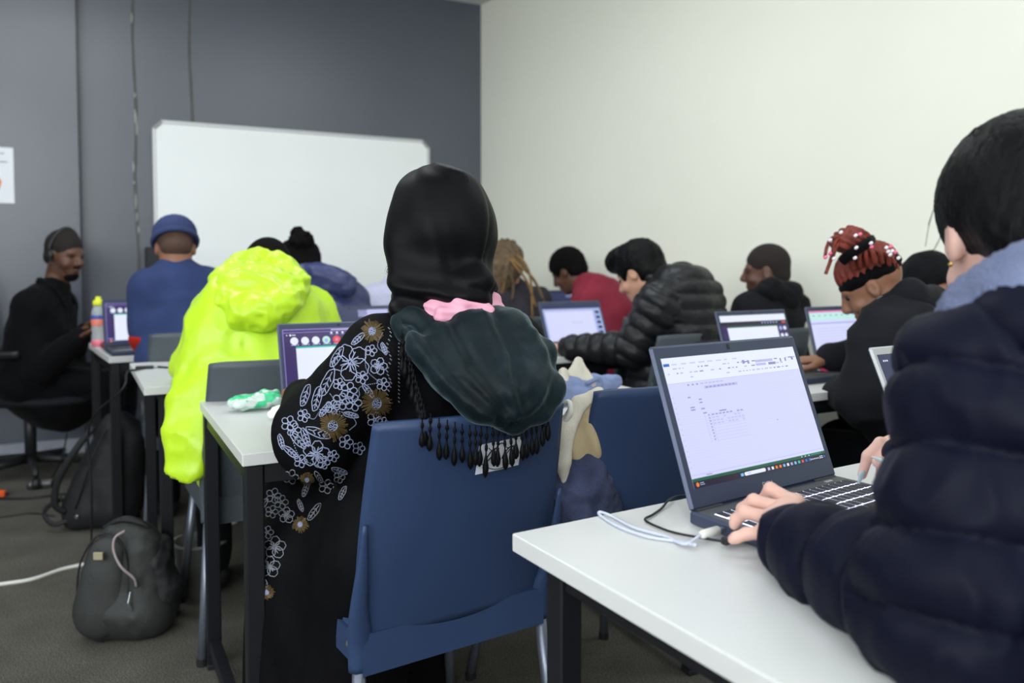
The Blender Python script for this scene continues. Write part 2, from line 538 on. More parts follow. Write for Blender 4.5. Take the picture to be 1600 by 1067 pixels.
# windows in the walls behind the camera
M_day = mat('overcast_daylight', (1, 1, 1), emit=1.6, ecol=(0.93, 0.97, 1.0))
for k, ((wx, wy, wz), wrot, ww, wh, wp) in enumerate(WINDOWS):
    t = bpy.data.objects.new('window_%d' % (k + 1), None); COL.objects.link(t); t.location = (wx, wy, wz); t.rotation_euler = (0, 0, math.radians(wrot)); tag(t, kind='structure'); ORG[t.name] = V3(wx, wy, wz)
    out = -1 if k < 2 else -1
    MB().box((-ww / 2, out * 0.02 - 0.003, -wh / 2), (ww / 2, out * 0.02 + 0.003, wh / 2)).build('pane', M_day, t)
    fr = MB()
    for (a, b) in (((-ww / 2 - 0.06, -wh / 2 - 0.06), (ww / 2 + 0.06, -wh / 2)), ((-ww / 2 - 0.06, wh / 2), (ww / 2 + 0.06, wh / 2 + 0.06)), ((-ww / 2 - 0.06, -wh / 2), (-ww / 2, wh / 2)), ((ww / 2, -wh / 2), (ww / 2 + 0.06, wh / 2)), ((-0.02, -wh / 2), (0.02, wh / 2))):
        fr.box((a[0], out * 0.04, a[1]), (b[0], out * 0.005, b[1]))
    fr.build('window_frame', M_skirt, t)

# two ragged joints in the plasterboard with flaking filler
M_gap = mat('joint_grey', srgb(92, 92, 88), rough=0.9)  # even grey, the joint line's own colour
M_fill = mat('flaking_filler', srgb(185, 186, 178), rough=0.9)
rnd = random.Random(3)
def joint(name, px, zlo):
    p = on_front(px); mb = MB()
    zs = np.linspace(zlo, CEIL - 0.002, 40); pts = []
    for z in zs:
        pts.append(p + A27 * (0.006 * math.sin(z * 7.0) + rnd.uniform(-0.002, 0.002)) + FN * 0.001 + UP * z)
    mb.tube(pts, [rnd.uniform(0.005, 0.009) for _ in zs], n=6, flat=0.5, side=A27)
    t = tag(mb.build(name, M_gap), kind='structure')
    fl = MB()
    for i in range(15 if px < 250 else 3):
        j = rnd.randrange(1, 39); q = pts[j] + A27 * rnd.uniform(-0.008, 0.004)
        L = rnd.uniform(0.01, 0.09)
        fl.tube([q + FN * 0.004, q + FN * 0.007 + UP * L * 0.5 + A27 * 0.002, q + FN * 0.004 + UP * L], [0.002, 0.0045, 0.002], n=5)
    o = fl.build('filler_flakes', M_fill, t); o['kind'] = 'stuff'
joint('trim_1', 216, 0.1)
joint('trim_2', 303.5, 0.1)

# ---------------------------------------------------------------- ceiling lamps
M_diff = mat('lamp_diffuser', (1, 1, 1), emit=2.2, ecol=(0.92, 0.97, 1.0))
M_white = mat('white_lacquer', srgb(235, 236, 236), rough=0.4)
lamp_lab = ['over the backpack beside the aisle', 'over the middle rows of desks', 'over the puffer coat at the near desk', 'behind the camera over the aisle',
            'over the camera', 'by the side wall behind the near desk', 'at the back wall']
for (lx, ly), lb in zip(LAMPS, lamp_lab):
    t = root('ceiling_light', (lx, ly, CEIL), 'recessed white ceiling light panel ' + lb, 'light', 27, 'ceiling light panels')
    mb = MB(); 
    for (a, b) in (((-0.62, -0.32), (0.62, -0.29)), ((-0.62, 0.29), (0.62, 0.32)), ((-0.62, -0.29), (-0.59, 0.29)), ((0.59, -0.29), (0.62, 0.29))):
        mb.box((a[0], a[1], -0.03), (b[0], b[1], 0.0))
    mb.build('frame', M_white, t)
    MB().box((-0.59, -0.29, -0.022), (0.59, 0.29, -0.004)).build('diffuser', M_diff, t)

# ---------------------------------------------------------------- whiteboard
M_board = mat('whiteboard_enamel', srgb(246, 249, 249), rough=0.28, var=0.01, vscale=3, spec=0.5)
M_alu = mat('aluminium_trim', srgb(205, 208, 208), rough=0.4, metal=0.35)
M_capgrey = mat('grey_plastic_corner', srgb(150, 152, 150), rough=0.5)
wbl = on_front(243, 0.02)
WBW, WBH, WBT = 1.80, 1.2, 1.985
t = root('whiteboard', wbl + UP * (WBT - WBH), 'large blank whiteboard with aluminium edge on the dark grey front wall', 'whiteboard', 27.1)
c = 0.045
prof = [(c, 0), (WBW - c, 0), (WBW, c), (WBW, WBH - c), (WBW - c, WBH), (c, WBH), (0, WBH - c), (0, c)]
mb = MB(); mb.add([(x, 0.012, z) for x, z in prof] + [(x, -0.004, z) for x, z in prof], [tuple(range(7, -1, -1))[::-1], tuple(range(15, 7, -1))] + [(i, i + 8, (i + 1) % 8 + 8, (i + 1) % 8) for i in range(8)])
mb.build('board', M_board, t)
for (a, b) in (((c, -0.004), (WBW - c, 0.016)), ((c, WBH - 0.016), (WBW - c, WBH + 0.004)), ((-0.004, c), (0.016, WBH - c)), ((WBW - 0.016, c), (WBW + 0.004, WBH - c))):
    MB().box((a[0], -0.012, a[1]), (b[0], 0.014, b[1]), 0.003).build('edge_trim', M_alu, t)
for (cx, cz, sx, sz) in ((0, 0, 1, 1), (WBW, 0, -1, 1), (0, WBH, 1, -1), (WBW, WBH, -1, -1)):
    pr = [(0, c), (c, 0), (c + 0.008, 0.018 * 0 + 0.0), (c + 0.008, 0.016), (0.016, c + 0.008), (0, c + 0.008)]
    pts = [(cx + sx * x, cz + sz * z) for x, z in pr]
    n = len(pts); F = [tuple(range(n)), tuple(range(2 * n - 1, n - 1, -1))] + [(i, i + n, (i + 1) % n + n, (i + 1) % n) for i in range(n)]
    MB().add([(x, -0.015, z) for x, z in pts] + [(x, 0.014, z) for x, z in pts], F).build('corner_cap', M_capgrey, t)

# small black box on the wall by the board's edge
bx = on_front(238, 0.0)
t = root('wall_speaker', bx + UP * 1.06, 'small black box on the front wall beside the whiteboard edge', 'speaker', 27.1)
M_blk = mat('black_plastic', srgb(30, 31, 34), rough=0.5, bump=0.05)
MB().box((-0.04, -0.05, 0), (0.04, -0.002, 0.15), 0.006).build('case', M_blk, t)
MB().box((-0.03, -0.053, 0.012), (0.03, -0.0495, 0.13), 0.002).build('grille', mat('speaker_grille', srgb(55, 56, 60), rough=0.8, bump=0.5, bscale=900), t)

# ---------------------------------------------------------------- poster on the pier
def ppos(px, py): 
    q = on_front(px, TH + 0.003); return q + UP * W(px, py, q[1])[2]
p1 = ppos(26, 231); p2 = ppos(28, 318)
M_paper = mat('paper', srgb(238, 240, 248), rough=0.7)
PH = p1[2] - p2[2]; PW = PH * 0.72
t = root('poster', V3(p1[0], p1[1], p2[2]) - A27 * PW, 'white paper poster with a colourful picture taped to the dark wall', 'poster', 27.1)
MB().box((0, -0.0008, 0), (PW, 0.0008, PH)).build('sheet', M_paper, t)
mk = [mat('print_grey', srgb(120, 122, 130)), mat('print_purple', srgb(96, 50, 160)), mat('print_cyan', srgb(40, 180, 205)), mat('print_yellow', srgb(240, 205, 70)),
      mat('print_orange', srgb(235, 130, 50)), mat('print_green', srgb(90, 200, 90)), mat('print_blue', srgb(40, 90, 200)), mat('print_sky', srgb(150, 205, 245))]
mb = MB()
def pr(x0, x1, z0, z1, mi): mb.quad((x0 * PW, -0.0013, z0 * PH), (x1 * PW, -0.0013, z0 * PH), (x1 * PW, -0.0013, z1 * PH), (x0 * PW, -0.0013, z1 * PH), mi)
for row, (a, b) in enumerate(((0.12, 0.80), (0.2, 0.62), (0.1, 0.88), (0.3, 0.52))):
    x = a
    while x < b:
        wd = rnd.uniform(0.02, 0.05); pr(x, min(b, x + wd), 0.878 - row * 0.075, 0.9 - row * 0.075 , 0); x += wd + 0.012
def tri(pts, mi): mb.add([(x * PW, -0.0014, z * PH) for x, z in pts], [tuple(range(len(pts)))], mi)
fan = (0.42, 0.36)
ring = [(0.30, 0.20), (0.45, 0.17), (0.62, 0.16), (0.70, 0.28), (0.74, 0.38), (0.68, 0.46), (0.55, 0.52), (0.40, 0.50), (0.28, 0.42), (0.24, 0.30)]
for i, mi in enumerate((5, 5, 6, 4, 4, 7, 1, 1, 2, 2)): tri([fan, ring[i], ring[(i + 1) % 10]], mi)
tri([(0.45, 0.30), (0.60, 0.26), (0.66, 0.38), (0.52, 0.43)], 3)
mb.build('print', mk, t)
# ================================================================ desks
M_top = mat('white_melamine', srgb(206, 207, 206), rough=0.38, var=0.015, vscale=4, bump=0.03, bscale=300)
M_edge = mat('desk_edging', srgb(205, 208, 212), rough=0.5)
M_frame = mat('black_powder_coat', srgb(20, 22, 27), rough=0.42, spec=0.5)
DZ = 0.73
def desk(label, corner, yaw, L=1.18, Wd=0.685, far=False, floor_rail=True, inset=0.006, group='white classroom desks'):
    """corner: near-left corner (far-left when far) on the floor plan; length along local x, depth along local y"""
    A, B = dirs(yaw); p = np.array([corner[0], corner[1], 0.0])
    if far: p = p - B * Wd
    t = root('desk', p, label, 'desk', yaw, group)
    mb = MB(); mb.box((0, 0, DZ - 0.025), (L, Wd, DZ), 0.0015, 0)
    mb.build('desk_top', M_top, t)
    i = inset; s = 0.036
    for x in (i, L - i - s):
        for y in (i, Wd - i - s):
            lg = MB().box((x, y, 0.012), (x + s, y + s, DZ - 0.0255), 0.003).build('leg', M_frame, t)
            MB().box((x - 0.001, y - 0.001, 0), (x + s + 0.001, y + s + 0.001, 0.014), 0.002).build('foot_cap', M_blk, lg)
        MB().box((x + 0.006, i + s, DZ - 0.066), (x + s - 0.006, Wd - i - s, DZ - 0.0265), 0.002).build('side_rail', M_frame, t)
        if floor_rail: MB().box((x + 0.004, i + s, 0.05), (x + s - 0.004, Wd - i - s, 0.085), 0.002).build('floor_rail', M_frame, t)
    for y in (i + 0.006, Wd - i - s + 0.006):
        MB().box((i + s, y, DZ - 0.066), (L - i - s, y + 0.026, DZ - 0.0265), 0.002).build('long_rail', M_frame, t)
    return t
YD3, YD2, YD1, YN, YR = 28.0, 29.0, 34.0, 31.0, 29.0
D3 = (-0.527, 1.534); D2 = (-1.112, 2.38); D1 = (-1.62, 3.17); DN = (0.0, 1.079)
desk('white desk with black steel legs under the packet and the video-call laptop', D3, YD3)
desk('white desk with a black cable over its end, at the neon yellow jacket', D2, YD2, inset=0.045)
desk('white desk carrying the yellow-capped bottle, nearest the whiteboard', D1, YD1, L=1.4)
desk('nearest white desk, under the big laptop with the spreadsheet', DN, YN, L=1.5, Wd=0.60, far=True, floor_rail=False, inset=0.034)
R2 = (0.126, 3.13); R3 = (0.86, 2.27); R1 = (-0.42, 3.98)
desk('white desk under the black quilted jacket sleeve, in the row by the pale wall', R2, YR, L=1.25, Wd=0.5)
desk('white desk in front of the red-braided woman', R3, YR, L=1.15, Wd=0.66)
desk('white desk in front of the maroon sweater', R1, YR, L=1.25, Wd=0.5)

# ================================================================ chairs
M_chair = mat('slate_blue_polypropylene', srgb(46, 63, 96), rough=0.42, var=0.03, vscale=6, bump=0.08, bscale=700, spec=0.35)
M_chairg = mat('grey_polypropylene', srgb(72, 80, 86), rough=0.5, var=0.03, vscale=6, bump=0.08, bscale=700)
M_leg = mat('grey_tube_steel', srgb(112, 118, 130), rough=0.35, metal=0.55)
CH = 0.84
def make_chair(m=None, m2=None):
    m = m or M_chair
    t = root('classroom_chair', (0, 0, 0), 'x', 'chair')
    hw = 0.20
    def back(u, v):                               # u across, v up
        s = u * 2 - 1
        z = 0.435 + (CH - 0.435) * v
        wd = hw * (1.0 + 0.035 * math.sin(math.pi * min(1, v * 1.05)) - 0.02 * v)
        y = -0.205 - 0.085 * v - 0.035 * (1 - s * s) * (0.35 + 0.65 * v) + 0.012 * abs(s) ** 6
        if v > 0.97: z -= 0.006 * abs(s) ** 8
        return (s * wd, y, z)
    mb = MB(); mb.sheet(back, 28, 22, 0.011)
    mb.build('backrest', m, t, smooth=True)
    for s in (-1, 1):
        pts = [(s * (hw + 0.004), -0.262, 0.66), (s * (hw + 0.004), -0.247, 0.58), (s * (hw + 0.002), -0.226, 0.50), (s * (hw - 0.006), -0.208, 0.44), (s * (hw - 0.008), -0.205, 0.385)]
        pts = smooth_pts(pts, 5); n = len(pts)
        MB().tube(pts, [0.004 + 0.018 * min(1, (i / (n * 0.65))) for i in range(n)], n=12, flat=0.75, side=(1, 0, 0)).build('back_pillar', m, t, smooth=True)
    def seat(u, v):
        s = u * 2 - 1; y = -0.215 + 0.42 * v
        z = 0.445 - 0.016 * math.cos(s * math.pi / 2) * math.sin(math.pi * v) - 0.03 * max(0, v - 0.85) / 0.15 * max(0, v - 0.85) / 0.15
        return (s * (0.205 - 0.012 * (1 - v)), y, z)
    st = MB(); st.sheet(lambda u, v: seat(1 - u, v), 18, 18, 0.012); so = st.build('seat', m, t, smooth=True)
    sk = MB()
    def band(p, q, z0=0.378, z1=0.446, zb=None):
        p = np.array(p); q = np.array(q); nrm = unit(np.cross(q - p, UP)) * 0.005
        sk.add([p + nrm + UP * z0, q + nrm + UP * z0, q - nrm + UP * z0, p - nrm + UP * z0, p + nrm + UP * z1, q + nrm + UP * z1, q - nrm + UP * z1, p - nrm + UP * z1],
               [(3, 2, 1, 0), (4, 5, 6, 7), (0, 1, 5, 4), (1, 2, 6, 5), (2, 3, 7, 6), (3, 0, 4, 7)])
    band((-0.193, -0.218, 0), (0.193, -0.218, 0), z1=0.452)
    band((0.195, -0.213, 0), (0.205, 0.2, 0), 0.39); band((-0.205, 0.2, 0), (-0.195, -0.213, 0), 0.39); band((0.2, 0.203, 0), (-0.2, 0.203, 0), 0.39, 0.418)
    sk.build('seat_skirt', m2 or m, so)
    for sx in (-1, 1):
        for sy in (-1, 1):
            top = V3(sx * (0.193 if sy < 0 else 0.180), -0.205 if sy < 0 else 0.165, 0.415); bot = V3(sx * 0.222, sy * 0.235 - 0.01, 0.0)
            lg = MB().tube([top, top * 0.4 + bot * 0.6, bot + UP * 0.012], 0.0125, n=12).build('leg', M_leg, t, smooth=True)
            MB().tube([bot + UP * 0.02, bot + UP * 0.0], 0.0145, n=12).build('foot_cap', M_blk, lg)
        MB().tube([(sx * 0.185, -0.19, 0.40), (sx * 0.178, 0.16, 0.40)], 0.010, n=8).build('seat_rail', M_leg, t)
        MB().lathe([(0.004, 0), (0.007, 0.001), (0.007, 0.004), (0.003, 0.006)], (sx * 0.208, -0.195, 0.43), 10, axis=(sx, 0, 0)).build('bolt', M_metal, t)
    return t
chair_proto = make_chair()
first = [True]
def chair(label, topl, yaw, m=None, group='slate blue plastic classroom chairs'):
    """topl: floor position under the top-left end of the backrest"""
    A, B = dirs(yaw)
    o = chair_proto if first[0] else copy_tree(chair_proto)
    first[0] = False
    p = np.array([topl[0], topl[1], 0]) + A * 0.2 + B * 0.29
    o.location = p; o.rotation_euler = (0, 0, math.radians(yaw)); ORG[o.name] = p
    if m:
        for c in o.children:
            for q in [c] + list(c.children):
                if q.data.materials[0] == M_chair:
                    for sl in q.material_slots: sl.link = 'OBJECT'; sl.material = m
    return tag(o, label, 'chair', group)
def topl(px, py):
    q = Wz(px, py, CH); return (q[0], q[1])
CHAIR_H = chair('slate blue chair with a white sticker, under the woman in the hijab', topl(583, 660), 33)
chair('slate blue chair with the denim jacket beside it, next to the hijab wearer', topl(931, 610), 31)
c2 = topl(325, 561)
chair('dark chair back behind the neon yellow jacket', (c2[0] * 0.965, c2[1] * 0.965), 29, M_chairg)
c3 = topl(232, 516)
chair('grey chair back behind the navy sweater', (c3[0] * 0.95, c3[1] * 0.95), 29, M_chairg)
chair('grey chair behind the man in the black quilted jacket', topl(1030, 524), 36, M_chairg)
chair('grey chair behind the short-haired boy in a hoodie', topl(1160, 517), 29, M_chairg)
chair('grey chair back beside the brown braids', topl(790, 496), 29, M_chairg)
chair('chair under the red-braided woman', (1.09, 1.98), 29, M_chairg)
chair('chair under the wearer of the black beanie by the wall', (1.62, 2.72), 29, M_chairg)
chair('chair hidden under the puffy navy hooded jacket', (-0.87, 2.97), 29, M_chairg)
chair('chair under the pale lavender shirt', (-0.72, 4.02), 29, M_chairg)
chair('chair under the maroon sweater', (0.57, 3.99), 36, M_chairg)
chair('chair under the nearest woman in the navy puffer coat', (0.655, 0.25), 31)

# sticker on the hijab wearer's chair
M_stick = mat('sticker_paper', srgb(225, 228, 240), rough=0.6)
M_ink = mat('black_ink', srgb(25, 25, 32), rough=0.6)
me = CHAIR_H.children[0]
def on_back(x, z, off=0.007):
    v = (z - 0.435) / (CH - 0.435); s = x / 0.2
    y = -0.205 - 0.085 * v - 0.035 * (1 - s * s) * (0.35 + 0.65 * v)
    return (x, y - off, z)
sx0, sx1, sz0, sz1 = -0.012, 0.082, 0.728, 0.784
sk = MB(); sk.sheet(lambda u, v: on_back(sx0 + (sx1 - sx0) * u, sz0 + (sz1 - sz0) * v + 0.004 * u), 6, 3, 0.0008)
stk = sk.build('sticker', M_stick, me)
ink = MB()
for k in range(2):
    cx = sx0 + 0.03 + 0.034 * k
    pts = [on_back(cx + 0.012 * math.cos(a), 0.762 + 0.011 * math.sin(a * 1.3 + k), 0.0082) for a in np.linspace(0.3, 6.9, 22)]
    ink.tube(pts, 0.0011, n=4)
ink.tube([on_back(sx0 + 0.005 + 0.08 * q, 0.750 - 0.018 * math.sin(q * 3.0), 0.0082) for q in np.linspace(0, 1, 16)], 0.0008, n=4)
ink.tube([on_back(sx0 + 0.02 + 0.05 * q, 0.776 - 0.006 * math.sin(q * 9.0), 0.0082) for q in np.linspace(0, 1, 20)], 0.0009, n=4)
ink.build('scribble', M_ink, stk)

# ================================================================ laptops
M_lap = mat('dark_grey_laptop_shell', srgb(62, 70, 92), rough=0.4, metal=0.3, bump=0.04, bscale=900)
M_lapd = mat('laptop_deck', srgb(88, 90, 94), rough=0.45, metal=0.3)
M_silver = mat('silver_laptop_shell', srgb(190, 192, 198), rough=0.35, metal=0.6)
M_key = mat('black_key', srgb(34, 35, 40), rough=0.5)
M_keyglow = mat('key_backlight', (0.75, 0.78, 1.0), emit=2.2, ecol=(0.72, 0.76, 1.0))
EM = 1.0
def scr(name, c, s=1.0): return mat('screen_' + name, (0.01, 0.01, 0.01), rough=0.25, emit=EM * s, ecol=srgb(*c))
S = dict(white=scr('white', (232, 238, 255)), lav=scr('lavender', (212, 216, 252)), purple=scr('purple', (58, 44, 100)), edge=scr('violet_line', (150, 130, 220)), teal=scr('teal', (40, 190, 170)),
         ink=scr('ink', (146, 146, 200)), pale=scr('pale', (186, 188, 236)), green=scr('green', (20, 92, 70)), bar=scr('taskbar', (34, 30, 52)), blue=scr('blue', (40, 110, 200)),
         red=scr('red', (226, 76, 84)), orange=scr('orange', (240, 130, 50)), sky=scr('sky', (120, 190, 240)), navy=scr('navy', (36, 44, 84)), grid=scr('grid', (196, 202, 244)),
         soft=scr('soft', (160, 176, 226)), pink=scr('pink', (226, 130, 190)), mint=scr('mint', (190, 236, 226)))
SK = list(S.keys()); SM = [S[k] for k in SK]

def laptop(label, hinge, yaw, tilt, content, w=0.33, dp=0.225, sh=0.21, shell=None, keys='plain', aspect=None, bez=(0.012, 0.022, 0.012), dz=DZ, group='laptops on the desks'):
    """hinge: centre of the hinge line on the desk; screen leans back by tilt degrees"""
    shell = shell or M_lap
    t = root('laptop', (hinge[0], hinge[1], dz), label, 'laptop', yaw, group)
    bt = 0.020
    base = MB().box((-w / 2, -dp, 0.002), (w / 2, 0.008, bt), 0.003).build('base', shell, t)
    MB().box((-w / 2 + 0.004, -dp + 0.004, bt - 0.0005), (w / 2 - 0.004, -0.004, bt + 0.0006)).build('deck', M_lapd, base)
    tw = 0.105; MB().box((-tw / 2 - 0.01, -dp + 0.012, bt + 0.0004), (tw / 2 - 0.01, -dp + 0.072, bt + 0.0011)).build('touchpad', M_key, base)
    kx0, kx1, ky0, ky1 = -w / 2 + 0.016, w / 2 - 0.016, -dp + 0.082, -0.024
    if keys == 'full':
        MB().quad((kx0, ky0, bt + 0.0008), (kx1, ky0, bt + 0.0008), (kx1, ky1, bt + 0.0008), (kx0, ky1, bt + 0.0008)).build('key_well', M_keyglow, base)
        me_cache = {}
        rows = 6; ph = (ky1 - ky0) / rows; unit_w = (kx1 - kx0) / 19.0
        for r in range(rows):
            x = kx0; y = ky0 + r * ph
            widths = {0: [1.3, 1, 1, 1.1, 4.6, 1.1, 1, 1, 1, 1, 1, 1, 1, 1], 1: [2.1] + [1] * 10 + [2.1] + [1] * 4, 2: [1.7] + [1] * 11 + [1.7] + [1] * 4}.get(r, [1] * 19)
            tot = sum(widths); kk = 19.0 / tot
            for wd in widths:
                ww = wd * kk * unit_w; key = (round(ww, 5))
                if key not in me_cache:
                    m_ = MB().box((0.0018, 0.0016, 0), (ww - 0.0018, ph - 0.0018, 0.0014), 0.0005)
                    me_cache[key] = mesh_from('key', m_.v, m_.f, False, [M_key])
                k = bpy.data.objects.new('key', me_cache[key]); COL.objects.link(k); k.parent = base; k.location = (x, y, bt + 0.0012)
                x += ww
    else:
        kb = MB(); rows, cols = 6, 15
        for r in range(rows):
            for c_ in range(cols):
                if r == 0 and 4 <= c_ <= 8: 
                    if c_ != 4: continue
                x0 = kx0 + (kx1 - kx0) * c_ / cols; x1 = kx0 + (kx1 - kx0) * (c_ + (5 if r == 0 and c_ == 4 else 1)) / cols
                y0 = ky0 + (ky1 - ky0) * r / rows; y1 = y0 + (ky1 - ky0) / rows
                kb.box((x0 + 0.0012, y0 + 0.0012, bt + 0.0005), (x1 - 0.0012, y1 - 0.0012, bt + 0.0022))
        kb.build('keyboard', M_key, base)['kind'] = 'stuff'
    # lid
    ta = math.radians(tilt); u = V3(0, math.sin(ta), math.cos(ta)); nf = V3(0, -math.cos(ta), math.sin(ta))   # up the lid, facing the user
    M = np.eye(4); M[:3, 0] = (1, 0, 0); M[:3, 1] = -nf; M[:3, 2] = u; M[:3, 3] = (0, 0.004, bt * 0.75)
    lid = MB().box((-w / 2, -0.0045, 0.004), (w / 2, 0.0045, sh), 0.004, M=M).build('lid', shell, t)
    for sx in (-1, 1):
        MB().tube([(sx * w * 0.40 - 0.028, 0.003, bt * 0.8), (sx * w * 0.40 + 0.028, 0.003, bt * 0.8)], 0.0065, n=10).build('hinge', M_key, t)
    bs, btp, bb = bez[0], bez[0] * 1.4, bez[1]
    X0, X1, Z0, Z1 = -w / 2 + bs, w / 2 - bs, bb, sh - btp
    mb = MB(); lay = [0]
    def P(x, y, l): return M[:3, 3] + M[:3, :3] @ V3(X0 + (X1 - X0) * x, -0.0049 - 0.00012 * l, Z1 - (Z1 - Z0) * y)
    def rect(x0, y0, x1, y1, c, l=1): mb.add([P(x0, y1, l), P(x1, y1, l), P(x1, y0, l), P(x0, y0, l)], [(0, 1, 2, 3)], SK.index(c))
    asp = (X1 - X0) / (Z1 - Z0)
    def disc(x, y, r, c, l=2, n=20): mb.add([P(x + r * math.cos(a), y + r * asp * math.sin(a), l) for a in np.linspace(0, -2 * math.pi, n, endpoint=False)], [tuple(range(n))], SK.index(c))
    content(rect, disc)
    mb.build('display', SM, lid)
    wc = MB(); wc.box((-0.006, -0.0052, sh - btp * 0.72), (0.0, -0.0044, sh - btp * 0.30), M=M)
    wc.build('webcam', M_blk, lid)
    return t, M, lid

def spreadsheet(rect, disc):
    r_ = random.Random(5)
    rect(0, 0, 1, 1, 'lav', 0)
    rect(0, 0, 1, 0.205, 'white', 1)
    rect(0.005, 0.045, 0.045, 0.068, 'blue', 2)
    for k in range(8):
        x = 0.06 + k * 0.062; rect(x, 0.05, x + r_.uniform(0.02, 0.045), 0.060, 'grid', 2)
    for row in range(3):
        x = 0.02
        while x < 0.98:
            wd = r_.uniform(0.008, 0.03)
            if r_.random() < 0.6: rect(x, 0.085 + row * 0.038, x + wd, 0.095 + row * 0.038, 'pale' if r_.random() < .7 else 'ink', 2)
            x += wd + 0.012
    for (x, y, wd) in ((0.56, 0.075, 0.02), (0.60, 0.08, 0.015), (0.86, 0.09, 0.012), (0.90, 0.09, 0.012), (0.955, 0.085, 0.018)): rect(x, y, x + wd, y + 0.03, 'ink', 2)
    rect(0.66, 0.085, 0.80, 0.107, 'pale', 2); rect(0.66, 0.115, 0.74, 0.135, 'pale', 2); rect(0.76, 0.115, 0.82, 0.137, 'ink', 2)
    rect(0, 0.203, 1, 0.206, 'pale', 2)
    x = 0.13
    for wd in (0.012, 0.012, 0.012): rect(x, 0.222, x + wd, 0.234, 'ink', 2); x += 0.03
    for k in range(6): rect(0.22 + k * 0.028, 0.222, 0.242 + k * 0.028, 0.232, 'pale', 2)
    rect(0.24, 0.25, 0.48, 0.272, 'pale', 2)
    for k in range(8): rect(0.25 + k * 0.028, 0.255, 0.262 + k * 0.028, 0.266, 'ink', 3)
    for k in range(30): rect(0.02, 0.30 + k * 0.0205, 0.995, 0.3009 + k * 0.0205, 'grid', 1)
    for k in range(14): rect(0.012, 0.31 + k * 0.041, 0.02, 0.318 + k * 0.041, 'pale', 2)
    for (x, y, wd) in ((0.11, 0.32, 0.018), (0.18, 0.345, 0.02), (0.18, 0.37, 0.02), (0.11, 0.40, 0.03), (0.11, 0.42, 0.03), (0.18, 0.42, 0.025), (0.185, 0.455, 0.025), (0.30, 0.455, 0.05), (0.70, 0.60, 0.006)): rect(x, y, x + wd, y + 0.010, 'ink', 2)
    for row in range(9):
        y = 0.475 + row * 0.024
        rect(0.215, y, 0.225, y + 0.010, 'ink', 2)
        if row < 4:
            for k in range(9): 
                if r_.random() < 0.8: rect(0.24 + k * 0.026, y, 0.258 + k * 0.026, y + 0.009, 'pale' if row else 'ink', 2)
        rect(0.19, y + 0.016, 0.47, y + 0.0178, 'pale', 2)
    rect(0.19, 0.45, 0.192, 0.70, 'pale', 2); rect(0.235, 0.46, 0.237, 0.70, 'pale', 2)
    rect(0.01, 0.905, 0.99, 0.909, 'pale', 2); rect(0.10, 0.915, 0.14, 0.922, 'ink', 2)
    rect(0, 0.93, 1, 0.952, 'green', 2); rect(0, 0.952, 1, 1, 'bar', 2)
    for k in range(3): rect(0.80 + k * 0.03, 0.937, 0.81 + k * 0.03, 0.945, 'mint', 3)
    rect(0.88, 0.939, 0.97, 0.942, 'teal', 3)
    disc(0.028, 0.976, 0.010, 'orange', 3); rect(0.045, 0.965, 0.07, 0.970, 'pale', 3); rect(0.045, 0.978, 0.075, 0.983, 'soft', 3)
    rect(0.325, 0.966, 0.345, 0.988, 'sky', 3)
    rect(0.36, 0.962, 0.50, 0.990, 'white', 3); disc(0.36, 0.976, 0.0085, 'white', 3); disc(0.50, 0.976, 0.0085, 'white', 3); rect(0.375, 0.973, 0.40, 0.979, 'pale', 4)
    for k, c in enumerate(('pale', 'white', 'orange', 'orange', 'sky', 'white', 'soft', 'sky', 'teal', 'red', 'blue', 'blue')): rect(0.525 + k * 0.03, 0.966, 0.541 + k * 0.03, 0.988, c, 3)
    for k in range(5): rect(0.87 + k * 0.014, 0.974, 0.878 + k * 0.014, 0.982, 'white', 3)
    rect(0.945, 0.966, 0.972, 0.971, 'white', 3); rect(0.94, 0.979, 0.972, 0.984, 'white', 3); disc(0.985, 0.975, 0.006, 'blue', 3)

def videocall(rect, disc):
    rect(0, 0, 1, 1, 'purple', 0)
    rect(0, 0.0, 1, 0.012, 'edge', 1); rect(0, 0.05, 1, 0.058, 'edge', 1); rect(0, 0, 0.006, 1, 'edge', 1)
    rect(0.03, 0.085, 0.04, 0.10, 'white', 2); disc(0.065, 0.093, 0.009, 'white', 2); rect(0.08, 0.086, 0.11, 0.099, 'white', 2)
    for k in range(14): rect(0.42 + k * 0.013, 0.02, 0.43 + k * 0.013, 0.034, 'white', 2)
    for k in range(5): disc(0.42 + k * 0.05, 0.075, 0.009, 'white', 3); rect(0.405 + k * 0.05, 0.095, 0.435 + k * 0.05, 0.102, 'pale', 3)
    disc(0.56, 0.10, 0.012, 'sky', 2)
    cs = ('white', 'white', 'white', 'mint', 'red', 'pale', 'white', 'white')
    for k, c in enumerate(cs):
        x = 0.095 + k * 0.092; disc(x, 0.185, 0.034, c, 2); rect(x - 0.03, 0.245, x + 0.02, 0.255, 'pale', 2); rect(x + 0.028, 0.238, x + 0.034, 0.256, 'white', 2)
    disc(0.37, 0.195, 0.016, 'soft', 3); disc(0.463, 0.185, 0.014, 'pink', 3); disc(0.555, 0.187, 0.024, 'purple', 3); disc(0.555, 0.187, 0.010, 'soft', 4)
    rect(0.105, 0.275, 0.90, 0.30, 'teal', 2); rect(0.105, 0.30, 0.90, 0.955, 'white', 2)
    rect(0.02, 0.90, 0.08, 0.915, 'pale', 2); disc(0.05, 0.965, 0.015, 'orange', 3); rect(0.075, 0.95, 0.11, 0.957, 'pale', 3); rect(0.075, 0.968, 0.12, 0.976, 'soft', 3)

